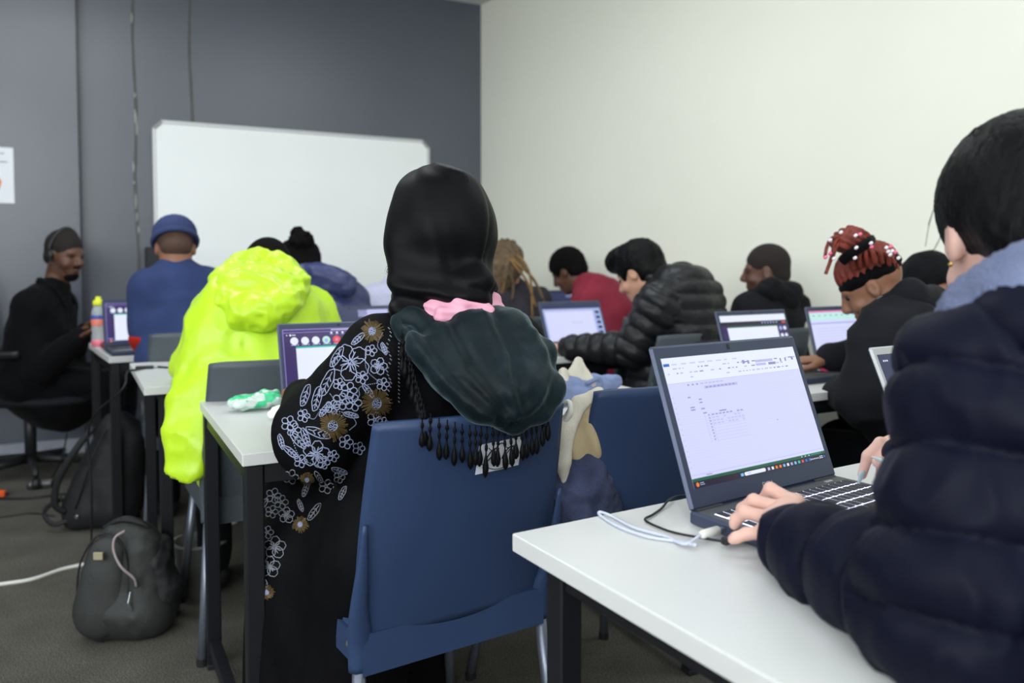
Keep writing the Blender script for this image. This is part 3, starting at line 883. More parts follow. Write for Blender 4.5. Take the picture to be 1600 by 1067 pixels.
def call_sidebar(rect, disc):
    rect(0, 0, 1, 1, 'purple', 0); rect(0, 0, 1, 0.13, 'white', 1); rect(0, 0.13, 1, 0.21, 'bar', 1); rect(0.08, 0.22, 0.84, 0.25, 'green', 1)
    rect(0.08, 0.25, 0.84, 1, 'white', 1)
    for k in range(6): disc(0.62 + k * 0.045, 0.17, 0.010, 'soft', 2)
    rect(0.93, 0.155, 0.985, 0.19, 'red', 2)
    for k in range(4):
        for j in range(2): disc(0.89 + j * 0.065, 0.30 + k * 0.15, 0.023, 'white' if (k + j) % 3 else 'soft', 2)
def document(rect, disc):
    rect(0, 0, 1, 1, 'soft', 0); rect(0, 0, 1, 0.12, 'navy', 1); rect(0.03, 0.16, 0.86, 1, 'lav', 1); rect(0.03, 0.16, 0.86, 0.2, 'pale', 2)
    for k in range(4): rect(0.46 + k * .05, 0.5, 0.49 + k * .05, 0.515, 'ink', 2)
    for k in range(5): rect(0.9, 0.2 + k * 0.14, 0.97, 0.28 + k * 0.14, 'navy', 2)
def tabs(rect, disc):
    rect(0, 0, 1, 1, 'lav', 0); rect(0, 0, 1, 0.04, 'pink', 1); rect(0, 0.04, 1, 0.2, 'mint', 1); rect(0, 0.26, 1, 0.29, 'soft', 1)
    for k in range(9): rect(0.05 + k * 0.1, 0.09, 0.09 + k * 0.1, 0.12, 'soft', 2)
    for k in range(8): rect(0.08, 0.38 + k * 0.06, 0.7 - 0.05 * (k % 3), 0.39 + k * 0.06, 'pale', 2)
def darkcall(rect, disc):
    rect(0, 0, 1, 1, 'navy', 0)
    for k in range(3): rect(0.04 + k * 0.02, 0.07, 0.052 + k * 0.02, 0.09, 'white', 2)
    for k in range(4): rect(0.16 + k * 0.03, 0.06, 0.18 + k * 0.03, 0.075, 'pale', 2)
    disc(0.17, 0.28, 0.05, 'white', 2); disc(0.4, 0.28, 0.05, 'soft', 2); rect(0.09, 0.7, 0.14, 0.76, 'teal', 2); rect(0.3, 0.5, 0.9, 0.95, 'white', 2)
def panel_dark(rect, disc):
    rect(0, 0, 1, 1, 'soft', 0); rect(0, 0.0, 0.72, 0.55, 'navy', 1); rect(0.6, 0.0, 1, 0.18, 'pale', 1); rect(0.55, 0.17, 0.95, 0.24, 'navy', 2); disc(0.42, 0.4, 0.03, 'blue', 2)
    for k in range(4): disc(0.12 + k * 0.09, 0.4, 0.02, 'ink', 2)

hl, hr = Wz(1083, 806, DZ + 0.015), Wz(1309, 748, DZ + 0.015)
hc = (hl + hr) / 2; hd = hr - hl
DELL_W = float(np.linalg.norm(hd[:2])); DELL_YAW = math.degrees(math.atan2(hd[1], hd[0]))
lap, LM, lid = laptop('big dark laptop showing a spreadsheet, at the nearest woman\'s hands', hc, DELL_YAW, 21, spreadsheet, w=DELL_W, dp=0.245, sh=0.248, keys='full', bez=(0.0145, 0.034, 0.012))
# maker's mark under the display
cu = bpy.data.curves.new('logo_text', 'FONT'); cu.body = 'DELL'; cu.size = 0.0125; cu.align_x = 'CENTER'; cu.extrude = 0.0002
to = bpy.data.objects.new('logo_tmp', cu); COL.objects.link(to)
bpy.context.view_layer.update()
me = bpy.data.meshes.new_from_object(to.evaluated_get(bpy.context.evaluated_depsgraph_get()))
bpy.data.objects.remove(to)
vv = np.array([v.co[:] for v in me.vertices]); vv = (LM[:3, :3] @ np.stack([vv[:, 0], -0.0050 - vv[:, 2], vv[:, 1] + 0.0125]).astype(float)).T + LM[:3, 3]
obj('maker_logo', vv, [tuple(p.vertices) for p in me.polygons], mat('logo_grey', srgb(170, 176, 190), rough=0.3, metal=0.4), lid)
MB().box((0.118, -0.016, 0.0206), (0.136, -0.010, 0.0220), 0.0006).build('power_button', M_silver, lap)

A28, B28 = dirs(28)
pl = Wz(442, 641, DZ); laptop('dark laptop with a purple video call and round portraits, by the flowered sleeve', pl[:2] + A28[:2] * 0.165, 28, 17, videocall)
q = W(565, 530, 3.0); laptop('laptop behind the neon yellow jacket, its screen half dark', (q[0] - 0.02, 3.0), 30, 22, panel_dark)
q = Wz(187, 549, DZ); laptop('laptop with a bright call screen beside the yellow-capped bottle', (q[0] + 0.075, q[1] + 0.085), 34, 14, videocall)
laptop('laptop showing a pale document, in front of the black quilted jacket', (0.30, 3.49), 29, 24, document)
laptop('laptop with a white page and a column of portraits, in front of the red-braided woman', (0.855, 2.66), 29, 19, call_sidebar)
laptop('laptop with a pink-topped page, beyond the red-braided woman', (1.235, 2.90), 29, 16, tabs)
ql = W(1383, 563, 1.62); laptop('silver-edged laptop with a dark screen, half behind the puffer coat', (ql[0] + 0.115, 1.56), 31, 24, darkcall, shell=M_silver, w=0.31)
q = W(985, 462, 4.75); laptop('laptop with a dark lid edge beyond the maroon sweater', (0.32, 4.74), 29, 15, panel_dark)
# ================================================================ people: shared builders
def skinm(name, c): return mat(name, srgb(*c), rough=0.5, var=0.06, vscale=30, bump=0.06, bscale=300, sss=0.08)
SK_DARK = skinm('deep_brown_skin', (92, 62, 48)); SK_BROWN = skinm('brown_skin', (138, 96, 74)); SK_TAN = skinm('tan_skin', (196, 148, 124)); SK_LIGHT = skinm('light_skin', (212, 170, 156))
M_eye = mat('eye_dark', srgb(30, 22, 20), rough=0.15)
def cloth(name, c, rough=0.85, var=0.10, sheen=0.03, bump=0.35, bscale=350, spec=0.10, **k): return mat(name, srgb(*c), rough=rough, var=var, vscale=12, sheen=sheen, bump=bump, bscale=bscale, spec=spec, **k)
M_hairb = mat('black_hair', srgb(8, 8, 9), rough=0.5, var=0.4, vscale=60, bump=0.8, bscale=120, stretch=(1, 1, 0.15), spec=0.14)
M_afro = mat('short_black_hair', srgb(15, 13, 13), rough=0.9, var=0.4, vscale=200, bump=1.0, bscale=500, spec=0.12)
M_trouser = cloth('dark_trousers', (14, 15, 18))
M_shoe = mat('dark_shoe', srgb(24, 24, 26), rough=0.5)

class Head:
    def __init__(s, H, face, scale=1.0):
        s.H = np.array(H, float); s.F = unit(face); s.R = unit(np.cross(s.F, UP)); s.U = np.cross(s.R, s.F); s.s = scale
    def p(s, x, y, z): return s.H + (s.R * x + s.F * y + s.U * z) * s.s
    def e(s, c, r, k=0.015, mode='+'): return ell(s.p(*c), np.array(r) * s.s, k * s.s, s.R, s.F, mode)
    def ops(s):
        q = s.s
        o = [s.e((0, -0.012, 0.035), (0.074, 0.096, 0.088)), s.e((0, 0.022, -0.03), (0.062, 0.072, 0.092), 0.03), s.e((0, 0.055, -0.093), (0.034, 0.032, 0.026), 0.03),
             s.e((0, 0.078, 0.022), (0.052, 0.016, 0.012), 0.015)]
        for x in (-1, 1):
            o.append(s.e((x * 0.032, 0.098, 0.006), (0.016, 0.014, 0.010), 0.012, '-'))
            o.append(s.e((x * 0.042, 0.064, -0.035), (0.022, 0.02, 0.02), 0.02))
            o.append(s.e((x * 0.076, -0.004, -0.005), (0.011, 0.020, 0.032), 0.006))
            o.append(s.e((x * 0.086, 0.000, -0.002), (0.006, 0.011, 0.019), 0.005, '-'))
        o += [cap(s.p(0, 0.092, 0.012), s.p(0, 0.110, -0.026), 0.009 * q, 0.014 * q, 0.012 * q), s.e((0, 0.100, -0.034), (0.018, 0.012, 0.008), 0.008),
              s.e((0, 0.086, -0.060), (0.024, 0.013, 0.007), 0.006), s.e((0, 0.084, -0.071), (0.021, 0.013, 0.008), 0.006)]
        return o
    def hair(s, t=0.012, front=0.062, nape=-0.06):
        """close hair shell that leaves the face free"""
        o = [s.e((0, -0.014, 0.038), (0.074 + t, 0.096 + t, 0.088 + t)), s.e((0, -0.055, -0.03), (0.058 + t * .6, 0.050 + t * .5, 0.045), 0.03)]
        o.append(s.e((0, front + 0.06, -0.055), (0.12, 0.085, 0.115), 0.012, '-'))
        for x in (-1, 1): o.append(s.e((x * 0.085, 0.01, -0.035), (0.03, 0.04, 0.05), 0.01, '-'))
        return o

def hand(wr, d, up, side, curl=0.5, sc=1.0):
    """wrist, finger direction, back-of-hand direction, side=+1: thumb on the +x (right) side"""
    d = unit(d); up = unit(up - d * np.dot(up, d)); x = np.cross(d, up)
    P = lambda a, b, c: np.array(wr) + (x * a + d * b + up * c) * sc
    o = [cap(P(0, -0.03, 0), P(0, 0.02, 0), 0.026 * sc, 0.030 * sc, 0.01, x, 0.72), cap(P(0, 0.02, 0), P(0, 0.075, 0), 0.036 * sc, 0.040 * sc, 0.01, x, 0.36)]
    for i, (fx, L) in enumerate(((0.030, 0.070), (0.010, 0.078), (-0.011, 0.072), (-0.031, 0.056))):
        fx *= side; a = 0.25 * curl; p = P(fx * 0.95, 0.082, 0); prev = p; ang = 0
        for j, (f, r) in enumerate(((0.45, 0.0088), (0.32, 0.0080), (0.23, 0.0070))):
            ang += curl * (0.35, 0.75, 0.55)[j]
            dv = d * math.cos(ang) - up * math.sin(ang) + x * fx * 0.9 * (1 - 0.5 * curl)
            q = prev + unit(dv) * L * f * sc
            o.append(cap(prev, q, (r + 0.0008) * sc, r * sc, 0.004 * sc)); prev = q
    t0 = P(0.026 * side, 0.018, -0.006); t1 = P(0.050 * side, 0.048, -0.014); t2 = P(0.052 * side, 0.078, -0.020); t3 = P(0.046 * side, 0.098, -0.026)
    o += [cap(t0, t1, 0.014 * sc, 0.011 * sc, 0.008), cap(t1, t2, 0.010 * sc, 0.009 * sc, 0.004), cap(t2, t3, 0.009 * sc, 0.0075 * sc, 0.004)]
    return o

def torso_ops(j, m=1.0, k=0.045, quilt=None, flat=0.66, waist=1.0):
    wst = j['pelvis'] * 0.5 + j['chest'] * 0.5; R = j['R']
    return [cap(j['pelvis'], wst, 0.168 * m, 0.152 * m * waist, k, R, 0.72, quilt), cap(wst, j['chest'], 0.154 * m * waist, 0.160 * m, k, R, flat, quilt),
            cap(j['chest'], j['neck'], 0.135 * m, 0.075 * m, k, R, 0.72, quilt), cap(j['sl'], j['sr'], 0.068 * m, 0.068 * m, 0.06)]
def arm_ops(s, e, w_, r=(0.066, 0.056, 0.042), k=0.035, quilt=None, m=1.0):
    return [cap(s, e, r[0] * m, r[1] * m, k, quilt=quilt), cap(e, w_, r[1] * m, r[2] * m, 0.02, quilt=quilt)]
def leg_ops(j, r=(0.088, 0.068, 0.052), k=0.03):
    o = []
    for s in ('l', 'r'):
        o += [cap(j['hip' + s], j['kn' + s], r[0], r[1], k), cap(j['kn' + s], j['an' + s], r[1], r[2], 0.02)]
    return o

def joints(pelvis, yaw, chest, neck, shw=0.17, sl=None, sr=None, el=None, er=None, wl=None, wr=None, knee=0.40, foot=0.36, splay=0.11):
    A, B = dirs(yaw); p = np.array(pelvis, float)
    j = dict(pelvis=p, R=A, F=B, chest=np.array(chest, float), neck=np.array(neck, float))
    base = j['chest'] * 0.35 + j['neck'] * 0.65; base[2] = j['neck'][2] - 0.055
    j['sl'] = np.array(sl) if sl is not None else base - A * shw
    j['sr'] = np.array(sr) if sr is not None else base + A * shw
    j['el'] = np.array(el) if el is not None else j['sl'] - A * 0.05 + B * 0.12 - UP * 0.2
    j['er'] = np.array(er) if er is not None else j['sr'] + A * 0.05 + B * 0.12 - UP * 0.2
    j['wl'] = np.array(wl) if wl is not None else V3(*(p + B * 0.42 - A * 0.10)[:2], DZ + 0.05)
    j['wr'] = np.array(wr) if wr is not None else V3(*(p + B * 0.42 + A * 0.10)[:2], DZ + 0.05)
    for s, q in (('l', -1), ('r', 1)):
        j['hip' + s] = p + A * q * 0.085 - UP * 0.01
        j['kn' + s] = V3(*(p + A * q * splay + B * knee)[:2], 0.50)
        j['an' + s] = V3(*(p + A * q * splay + B * foot)[:2], 0.10)
    return j

def person(label, j, hd, skin, h=0.009, neck_r=0.055, trousers=None, group='people seated in the classroom', hands=True, hand_ops=None, hand_h=0.0045, shoes=True):
    t = root('person', (j['pelvis'][0], j['pelvis'][1], 0), label, 'person', 0, group)
    ops = [cap(j['neck'] - UP * 0.03, hd.p(0, -0.02, -0.05), neck_r * 1.1, neck_r, 0.02)] + hd.ops()
    ops += [o for o in torso_ops(j, 0.80)] + arm_ops(j['sl'], j['el'], j['wl'], m=0.66) + arm_ops(j['sr'], j['er'], j['wr'], m=0.66) + leg_ops(j, (0.068, 0.05, 0.036))
    for s in ('l', 'r'): ops.append(cap(j['an' + s] - UP * 0.04, j['an' + s] - UP * 0.055 + j['F'] * 0.12, 0.035, 0.028, 0.02))
    V, F = sdf(ops, h)
    if hands:
        for s, sd in (('l', 1), ('r', -1)):
            ho = hand_ops[s] if hand_ops and s in hand_ops else hand(j['w' + s], unit(j['w' + s] - j['e' + s]) + j['F'] * 0.3, UP, sd, 0.55)
            v2, f2 = sdf(ho, hand_h); F = np.vstack([F, f2 + len(V)]); V = np.vstack([V, v2])
    body = obj('body', V, F, skin, t, smooth=True, world=True)
    for x in (-1, 1):
        c = hd.p(x * 0.031, 0.080, 0.005); mb = MB()
        mb.lathe([(0.001, -0.009), (0.007, -0.006), (0.0095, 0), (0.007, 0.006), (0.001, 0.009)], c, 10)
        mb.build('eye', M_eye, body, smooth=True, world=True)
    soft('trousers', leg_ops(j) + [cap(j['hipl'], j['hipr'], 0.10, 0.10, 0.04)], 0.013, trousers or M_trouser, t, wrinkle(0.004, (14, 14, 14)))
    if shoes:
        for s in ('l', 'r'):
            f = j['an' + s]; soft('shoe', [cap(V3(f[0], f[1], 0.05), V3(f[0], f[1], 0.045) + j['F'] * 0.15, 0.045, 0.036, 0.02, side=j['R'], flat=0.9), cap(f - UP * 0.02, V3(f[0], f[1], 0.06), 0.042, 0.05, 0.02)], 0.012, M_shoe, t)
    return t

def strands(name, m, parent, paths, r=0.006, taper=0.5, n=6):
    mb = MB()
    for p in paths:
        q = smooth_pts(p, 6); L = len(q)
        mb.tube(q, [r * (1 - (1 - taper) * i / (L - 1)) for i in range(L)], n=n)
    return mb.build(name, m, parent, smooth=True, world=True)

# ================================================================ 1. man in black coat by the wall
M_coat = cloth('black_wool_coat', (13, 13, 15), bump=0.5, var=0.15)
hd = Head(W(101, 398, 4.05), (0.90, -0.30, -0.20), 0.98)
pz = W(62, 600, 4.05); pel = V3(pz[0], 4.05, 0.53)
j = joints(pel, -80, W(68, 505, 4.05), W(84, 455, 4.05), sr=W(52, 480, 3.92), sl=W(92, 474, 4.2), er=W(62, 580, 3.88), wr=W(122, 530, 3.85), el=W(110, 560, 4.15), wl=W(132, 518, 4.02), knee=0.38)
t = person('bearded man in a black coat and headset, seated sideways at the dark wall', j, hd, SK_DARK, h=0.0065, group=None)
soft('coat', torso_ops(j, 1.25) + arm_ops(j['sr'], j['er'], j['wr'], m=1.3) + arm_ops(j['sl'], j['el'], j['wl'], m=1.05) +
     [cap(j['pelvis'], j['pelvis'] - UP * 0.10 + j['F'] * 0.1, 0.19, 0.19, 0.04), cap(W(60, 520, 3.98), W(45, 590, 4.0), 0.13, 0.15, 0.05)], 0.010, M_coat, t, wrinkle(0.006, (14, 14, 9)))
nb = j['neck']
soft('collar', chain([nb + V3(0.085, -0.05, -0.07), nb + V3(0.05, -0.08, 0.02), nb + V3(-0.03, -0.07, 0.05), nb + V3(-0.07, 0.0, 0.055), nb + V3(-0.02, 0.07, 0.04), nb + V3(0.08, 0.05, -0.06)], [0.010, 0.013, 0.014, 0.014, 0.013, 0.010], k=0.015), 0.006, M_coat, t)
soft('hair', hd.hair(0.005, 0.055), 0.006, mat('cropped_hair', srgb(30, 23, 21), rough=0.85, bump=0.6, bscale=600), t)
soft('beard', [hd.e((0, 0.058, -0.098), (0.040, 0.038, 0.032), 0.01), hd.e((0, 0.090, -0.050), (0.026, 0.014, 0.006), 0.01), hd.e((0, 0.09, -0.066), (0.017, 0.03, 0.010), 0.004, '-')], 0.005, M_afro, t)
hs = root('headset', hd.p(0, 0, -0.03), 'black headset on the head of the man in the coat', 'headset')
band = [hd.p(0.090 * math.sin(a), -0.005, 0.010 + 0.125 * math.cos(a)) for a in np.linspace(-math.pi * 0.5, math.pi * 0.5, 17)]
MB().tube(band, 0.007, n=8, flat=1.8).build('band', M_blk, hs, smooth=True, world=True)
for x in (-1, 1):
    MB().lathe([(0.012, 0), (0.024, 0.003), (0.026, 0.012), (0.020, 0.018), (0.006, 0.020)], hd.p(x * 0.080, -0.004, -0.002), 16, axis=hd.R * x).build('ear_cup', M_blk, hs, smooth=True, world=True)
MB().tube(smooth_pts([hd.p(0.096, 0.0, -0.01), hd.p(0.094, 0.05, -0.05), hd.p(0.06, 0.095, -0.075)], 5), 0.003, n=6).build('boom', M_blk, hs, smooth=True, world=True)

# ================================================================ 2. navy sweater with beanie
M_navy = cloth('navy_sweatshirt', (48, 60, 98)); M_red = cloth('red_cuff_knit', (150, 34, 26)); M_beanie = cloth('navy_rib_beanie', (56, 65, 102))
A, B = dirs(29)
hd = Head(W(274, 388, 3.32), unit(B + V3(0.05, 0, -0.55)), 0.95)
j = joints(V3(-1.25, 3.12, 0.53), 24, W(278, 500, 3.22), W(275, 428, 3.27), sl=W(234, 452, 3.18), sr=W(326, 447, 3.36), el=W(230, 518, 3.17), wl=W(252, 556, 3.42))
t = person('person in a navy sweatshirt and ribbed navy beanie, back to the camera', j, hd, SK_BROWN, h=0.008, group=None)
soft('sweatshirt', torso_ops(j, 1.12) + arm_ops(j['sl'], j['el'], j['wl'], m=1.02) + arm_ops(j['sr'], j['er'], j['wr'], m=1.0) + [cap(V3(-1.25, 3.12, 0.50) - V3(.5, 0, 0), V3(-0.75, 3.12, 0.50), 0.2, 0.2, 0.01, mode='-')], 0.010, M_navy, t, lambda V, N: 0.004 * vnoise(V * 12) + 0.012 * (0.35 - np.abs(vnoise(V * np.array([8, 8, 13]) + 2))))
soft('red_cuff', [cap(W(228, 528, 3.14), W(246, 572, 3.17), 0.064, 0.042, 0.02), cap(W(250, 535, 3.14), W(256, 570, 3.2), 0.06, 0.05, 0.03), ell(W(235, 492, 3.14), (0.25, 0.25, 0.085), 0.008, mode='-')], 0.006, M_red, t)
soft('hair', hd.hair(0.003, 0.05), 0.007, mat('faded_hair', srgb(76, 56, 46), rough=0.9, bump=0.4, bscale=600), t)
def ribs(hd):
    def f(V, N):
        d = (V - hd.H); a = np.arctan2(d @ hd.R, -(d @ hd.F)); return 0.0018 * np.sin(a * 34)
    return f
soft('beanie', [hd.e((0, -0.012, 0.062), (0.092, 0.112, 0.082), 0.01), hd.e((0, 0, -0.055), (0.2, 0.2, 0.075), 0.01, '-')] , 0.006, M_beanie, t, ribs(hd))
mb = MB(); mb.tube([hd.p(0.093 * math.cos(a), -0.012 + 0.112 * math.sin(a), 0.028) for a in np.linspace(0, 2 * math.pi, 33)], 0.013, n=8, flat=0.6, side=hd.U, cap=False); mb.build('beanie_cuff', M_beanie, t, smooth=True, world=True)

# ================================================================ 3. neon yellow jacket
M_neon = mat('neon_yellow_nylon', srgb(188, 228, 40), rough=0.36, var=0.06, vscale=6, bump=0.12, bscale=60, sheen=0.1, spec=0.5)
hd = Head(W(420, 432, 2.64), unit(B + V3(0, 0, -1.0)), 0.95)
j = joints(V3(-0.74, 2.36, 0.53), 27, W(398, 540, 2.44), W(408, 465, 2.56), sl=W(350, 492, 2.42), sr=W(478, 490, 2.58), el=W(308, 566, 2.36), wl=W(300, 590, 2.62), er=W(505, 535, 2.62), wr=W(500, 545, 2.86))
t = person('person in a neon yellow hooded jacket bent over the desk', j, hd, SK_BROWN, group=None)
tailp = [W(320, 545, 2.32), W(305, 620, 2.22), W(296, 680, 2.18), W(290, 728, 2.16)]
soft('jacket', torso_ops(j, 1.22) + arm_ops(j['sl'], j['el'], j['wl'], r=(0.078, 0.070, 0.05)) + arm_ops(j['sr'], j['er'], j['wr'], r=(0.085, 0.075, 0.05)) +
     [cap(W(408, 500, 2.4), W(406, 560, 2.36), 0.18, 0.18, 0.05, j['R'], 0.5), cap(W(355, 505, 2.38), W(335, 600, 2.28), 0.08, 0.07, 0.05)] + chain(tailp, [0.075, 0.068, 0.064, 0.060], k=0.03, side=V3(1, -0.2, 0), flat=0.5) +
     [ell((-0.54, 2.4, 0.36), (0.34, 0.6, 0.22), 0.01, mode='-'), cap(tailp[-1] - UP * 0.055 - V3(0.1, 0, 0), tailp[-1] - UP * 0.06 + V3(0.1, 0, 0), 0.035, 0.035, 0.006, mode='-')],
     0.009, M_neon, t, lambda V, N: 0.009 * vnoise(V * np.array([9, 9, 6])) + 0.016 * (0.4 - np.abs(vnoise(V * np.array([13, 13, 7]) + 9))) + 0.007 * (0.4 - np.abs(vnoise(V * np.array([30, 30, 16]) + 3))))
hr_ = chain([W(352, 440, 2.42), W(358, 468, 2.34), W(382, 486, 2.29), W(412, 488, 2.29), W(444, 472, 2.34), W(462, 446, 2.42), W(440, 418, 2.50), W(405, 408, 2.52), W(370, 418, 2.48), W(352, 440, 2.42)], [0.042, 0.046, 0.046, 0.046, 0.044, 0.040, 0.036, 0.034, 0.036, 0.042], k=0.03)
soft('hood', hr_ + [ell(W(404, 452, 2.38), (0.115, 0.075, 0.070), 0.03, X=V3(1, 0.25, 0)), cap(W(395, 425, 2.42), W(430, 436, 2.42), 0.03, 0.03, 0.02), cap(W(378, 445, 2.36), W(430, 458, 2.36), 0.03, 0.03, 0.02)],
     0.006, M_neon, t, lambda V, N: 0.006 * vnoise(V * np.array([12, 12, 18])) + 0.016 * (0.4 - np.abs(vnoise(V * np.array([17, 17, 26]) + 5))) + 0.008 * (0.4 - np.abs(vnoise(V * 38 + 1))))
soft('hair', hd.hair(0.010), 0.008, M_afro, t)

# ================================================================ 4. bun and navy puffer
M_puffn = mat('navy_nylon', srgb(50, 56, 98), rough=0.45, var=0.12, vscale=9, bump=0.3, bscale=60, spec=0.5)
hd = Head(W(468, 420, 3.5), unit(V3(-0.62, 0.7, -0.45)), 0.93)
j = joints(V3(-0.83, 3.28, 0.53), 29, W(512, 500, 3.40), W(492, 440, 3.45), sl=W(462, 462, 3.38), sr=W(545, 470, 3.52))
t = person('woman with a high black bun and a hooded navy puffer jacket', j, hd, SK_DARK, group=None)
soft('puffer_jacket', torso_ops(j, 1.2) + arm_ops(j['sl'], j['el'], j['wl'], m=1.2) + arm_ops(j['sr'], j['er'], j['wr'], m=1.2), 0.009, M_puffn, t, quilter([(j['pelvis'], j['neck'], 0.17), (j['sl'], j['el'], 0.075), (j['sr'], j['er'], 0.075)], 0.085, 0.012, wrinkle(0.004, (22, 22, 22))))
soft('hood', [ell(W(512, 432, 3.36), (0.105, 0.065, 0.055), 0.02, X=V3(1, 0.2, -0.25)), cap(W(468, 428, 3.36), W(540, 448, 3.36), 0.045, 0.05, 0.03), cap(W(540, 448, 3.36), W(480, 455, 3.33), 0.03, 0.03, 0.03)], 0.009, M_puffn, t, wrinkle(0.007, (22, 22, 30)))
soft('hair', hd.hair(0.024, 0.05) + [hd.e((0, -0.06, -0.04), (0.06, 0.05, 0.05), 0.02)], 0.007, M_afro, t, wrinkle(0.004, (70, 70, 70)))
soft('hair_bun', [ell(W(471, 376, 3.44), (0.054, 0.05, 0.046), 0.01), ell(W(466, 364, 3.44), (0.03, 0.03, 0.025), 0.01), cap(W(471, 385, 3.45), W(470, 398, 3.47), 0.034, 0.045, 0.02)], 0.006, M_afro, t, wrinkle(0.007, (60, 60, 60)))

# ================================================================ 5. pale lavender shirt
M_lavs = cloth('pale_lavender_cotton', (205, 205, 232))
hd = Head(W(640, 415, 4.5), unit(B + V3(0.2, 0, -0.6)), 0.95)
j = joints(V3(-0.70, 4.34, 0.53), 29, W(610, 500, 4.38), W(618, 450, 4.44), sl=W(584, 466, 4.34), sr=W(655, 466, 4.5))
t = person('person in a pale lavender shirt bent low behind the hijab wearer', j, hd, SK_BROWN, group=None)
soft('shirt', torso_ops(j, 1.05) + arm_ops(j['sl'], j['el'], j['wl'], m=1.0) + arm_ops(j['sr'], j['er'], j['wr'], m=1.0), 0.012, M_lavs, t, wrinkle(0.005, (16, 16, 10)))
soft('hair', hd.hair(0.012), 0.009, M_afro, t)

# ================================================================ 7. brown braids
M_dgrey = cloth('charcoal_jersey', (50, 47, 54)); M_braid = mat('brown_braids', srgb(88, 70, 48), rough=0.6, var=0.5, vscale=50, bump=1.0, bscale=250); M_braid2 = mat('golden_braids', srgb(128, 96, 56), rough=0.6, var=0.4, vscale=60, bump=1.0, bscale=250)
hd = Head(W(786, 420, 4.15), unit(V3(-0.5, 0.75, -0.35)), 0.98)
j = joints(V3(0.07, 4.0, 0.53), 29, W(812, 500, 4.08), W(800, 452, 4.12), sl=W(772, 475, 4.02), sr=W(838, 470, 4.2))
t = person('woman with long brown and golden braids in a charcoal top', j, hd, SK_BROWN, group=None)
soft('top', torso_ops(j, 1.08) + arm_ops(j['sl'], j['el'], j['wl'], m=1.05) + arm_ops(j['sr'], j['er'], j['wr'], m=1.1), 0.011, M_dgrey, t, wrinkle(0.005, (16, 16, 10)))
soft('hair', hd.hair(0.018, 0.055) + chain([hd.p(0, -0.05, 0.06), W(782, 425, 4.06), W(774, 460, 4.02)], [0.08, 0.085, 0.05], k=0.04), 0.008, M_braid, t, lambda V, N: 0.005 * np.sin(V[:, 0] * 190 + 4 * vnoise(V * 14)))
rb = random.Random(4)
for k in range(7):
    x0 = 775 + k * 6; end = [(770, 470), (778, 480), (800, 470), (838, 480), (858, 492), (850, 470), (832, 498)][k]
    dd = 4.0 - 0.004 * k
    strands('braid', M_braid2 if k in (1, 4, 6, 3) else M_braid, t, [[hd.p(-0.04 + 0.012 * k, -0.05, 0.10), W(x0 + 8 * (k > 2), 410, dd), W((x0 + end[0]) / 2 + 8, 440, dd - 0.01), W(end[0], end[1], dd - 0.02)]], 0.008, 0.7)

# ================================================================ 8. maroon sweater
M_maroon = cloth('maroon_knit', (132, 46, 62))
hd = Head(W(888, 424, 4.5), unit(V3(-0.80, 0.42, -0.55)), 0.97)
j = joints(V3(0.56, 4.34, 0.53), 36, W(945, 480, 4.42), W(915, 444, 4.46), sl=W(915, 470, 4.34), sr=W(950, 455, 4.56), el=W(898, 515, 4.3), wl=W(880, 520, 4.5))
t = person('young man in a maroon sweater leaning down to his screen', j, hd, SK_DARK, h=0.008, group=None)
soft('sweater', torso_ops(j, 1.08) + arm_ops(j['sl'], j['el'], j['wl'], m=1.05) + arm_ops(j['sr'], j['er'], j['wr'], m=1.0) + [cap(W(925, 455, 4.42), W(962, 490, 4.38), 0.09, 0.10, 0.06)], 0.011, M_maroon, t, wrinkle(0.005, (16, 16, 10)))
soft('hair', hd.hair(0.018, 0.060), 0.007, M_afro, t, wrinkle(0.003, (90, 90, 90)))

# ================================================================ 9. black quilted jacket
M_puffb = mat('black_nylon', srgb(27, 28, 31), rough=0.42, var=0.15, vscale=9, bump=0.35, bscale=50, spec=0.35)
hd = Head(W(1000, 426, 3.24), unit(V3(-0.72, 0.55, -0.50)), 0.97)
QB = (0.060, 0.010, 0)
j = joints(V3(0.60, 3.22, 0.53), 36, W(1072, 490, 3.17), W(1036, 440, 3.22), sl=W(1028, 478, 3.06), sr=W(1075, 462, 3.34), el=W(990, 545, 3.08), wl=W(892, 543, 3.20), er=W(1060, 540, 3.5), wr=W(960, 540, 3.6))
t = person('dark-haired man in a black quilted jacket resting his arm on the desk', j, hd, SK_TAN, h=0.0075, group=None)
soft('quilted_jacket', torso_ops(j, 1.16) + arm_ops(j['sl'], j['el'], j['wl'], r=(0.088, 0.072, 0.052)) + arm_ops(j['sr'], j['er'], j['wr'], r=(0.08, 0.066, 0.05)) +
     [cap(W(1062, 452, 3.14), W(1085, 600, 3.10), 0.11, 0.13, 0.05)], 0.0075, M_puffb, t, quilter([(j['pelvis'], j['neck'] + (j['neck'] - j['pelvis']) * 0.3, 0.17), (j['sl'], j['el'], 0.075), (j['el'], j['wl'], 0.062), (j['sr'], j['er'], 0.075)], 0.058, 0.015, wrinkle(0.003, (26, 26, 26))))
nb = j['neck']
soft('collar', chain([nb + V3(-0.10, 0.03, -0.02), nb + V3(-0.06, -0.055, 0.02), nb + V3(0.03, -0.06, 0.045), nb + V3(0.085, 0.0, 0.045), nb + V3(0.04, 0.07, 0.04)], [0.024] * 5, k=0.012), 0.007, M_puffb, t)
soft('hair', hd.hair(0.017, 0.066) + [hd.e((0, 0.055, 0.105), (0.07, 0.055, 0.04), 0.03), hd.e((0, 0.095, 0.085), (0.055, 0.028, 0.03), 0.03)], 0.006, M_hairb, t, lambda V, N: 0.003 * vnoise(V * np.array([60, 60, 25])) + 0.002 * vnoise(V * 110))

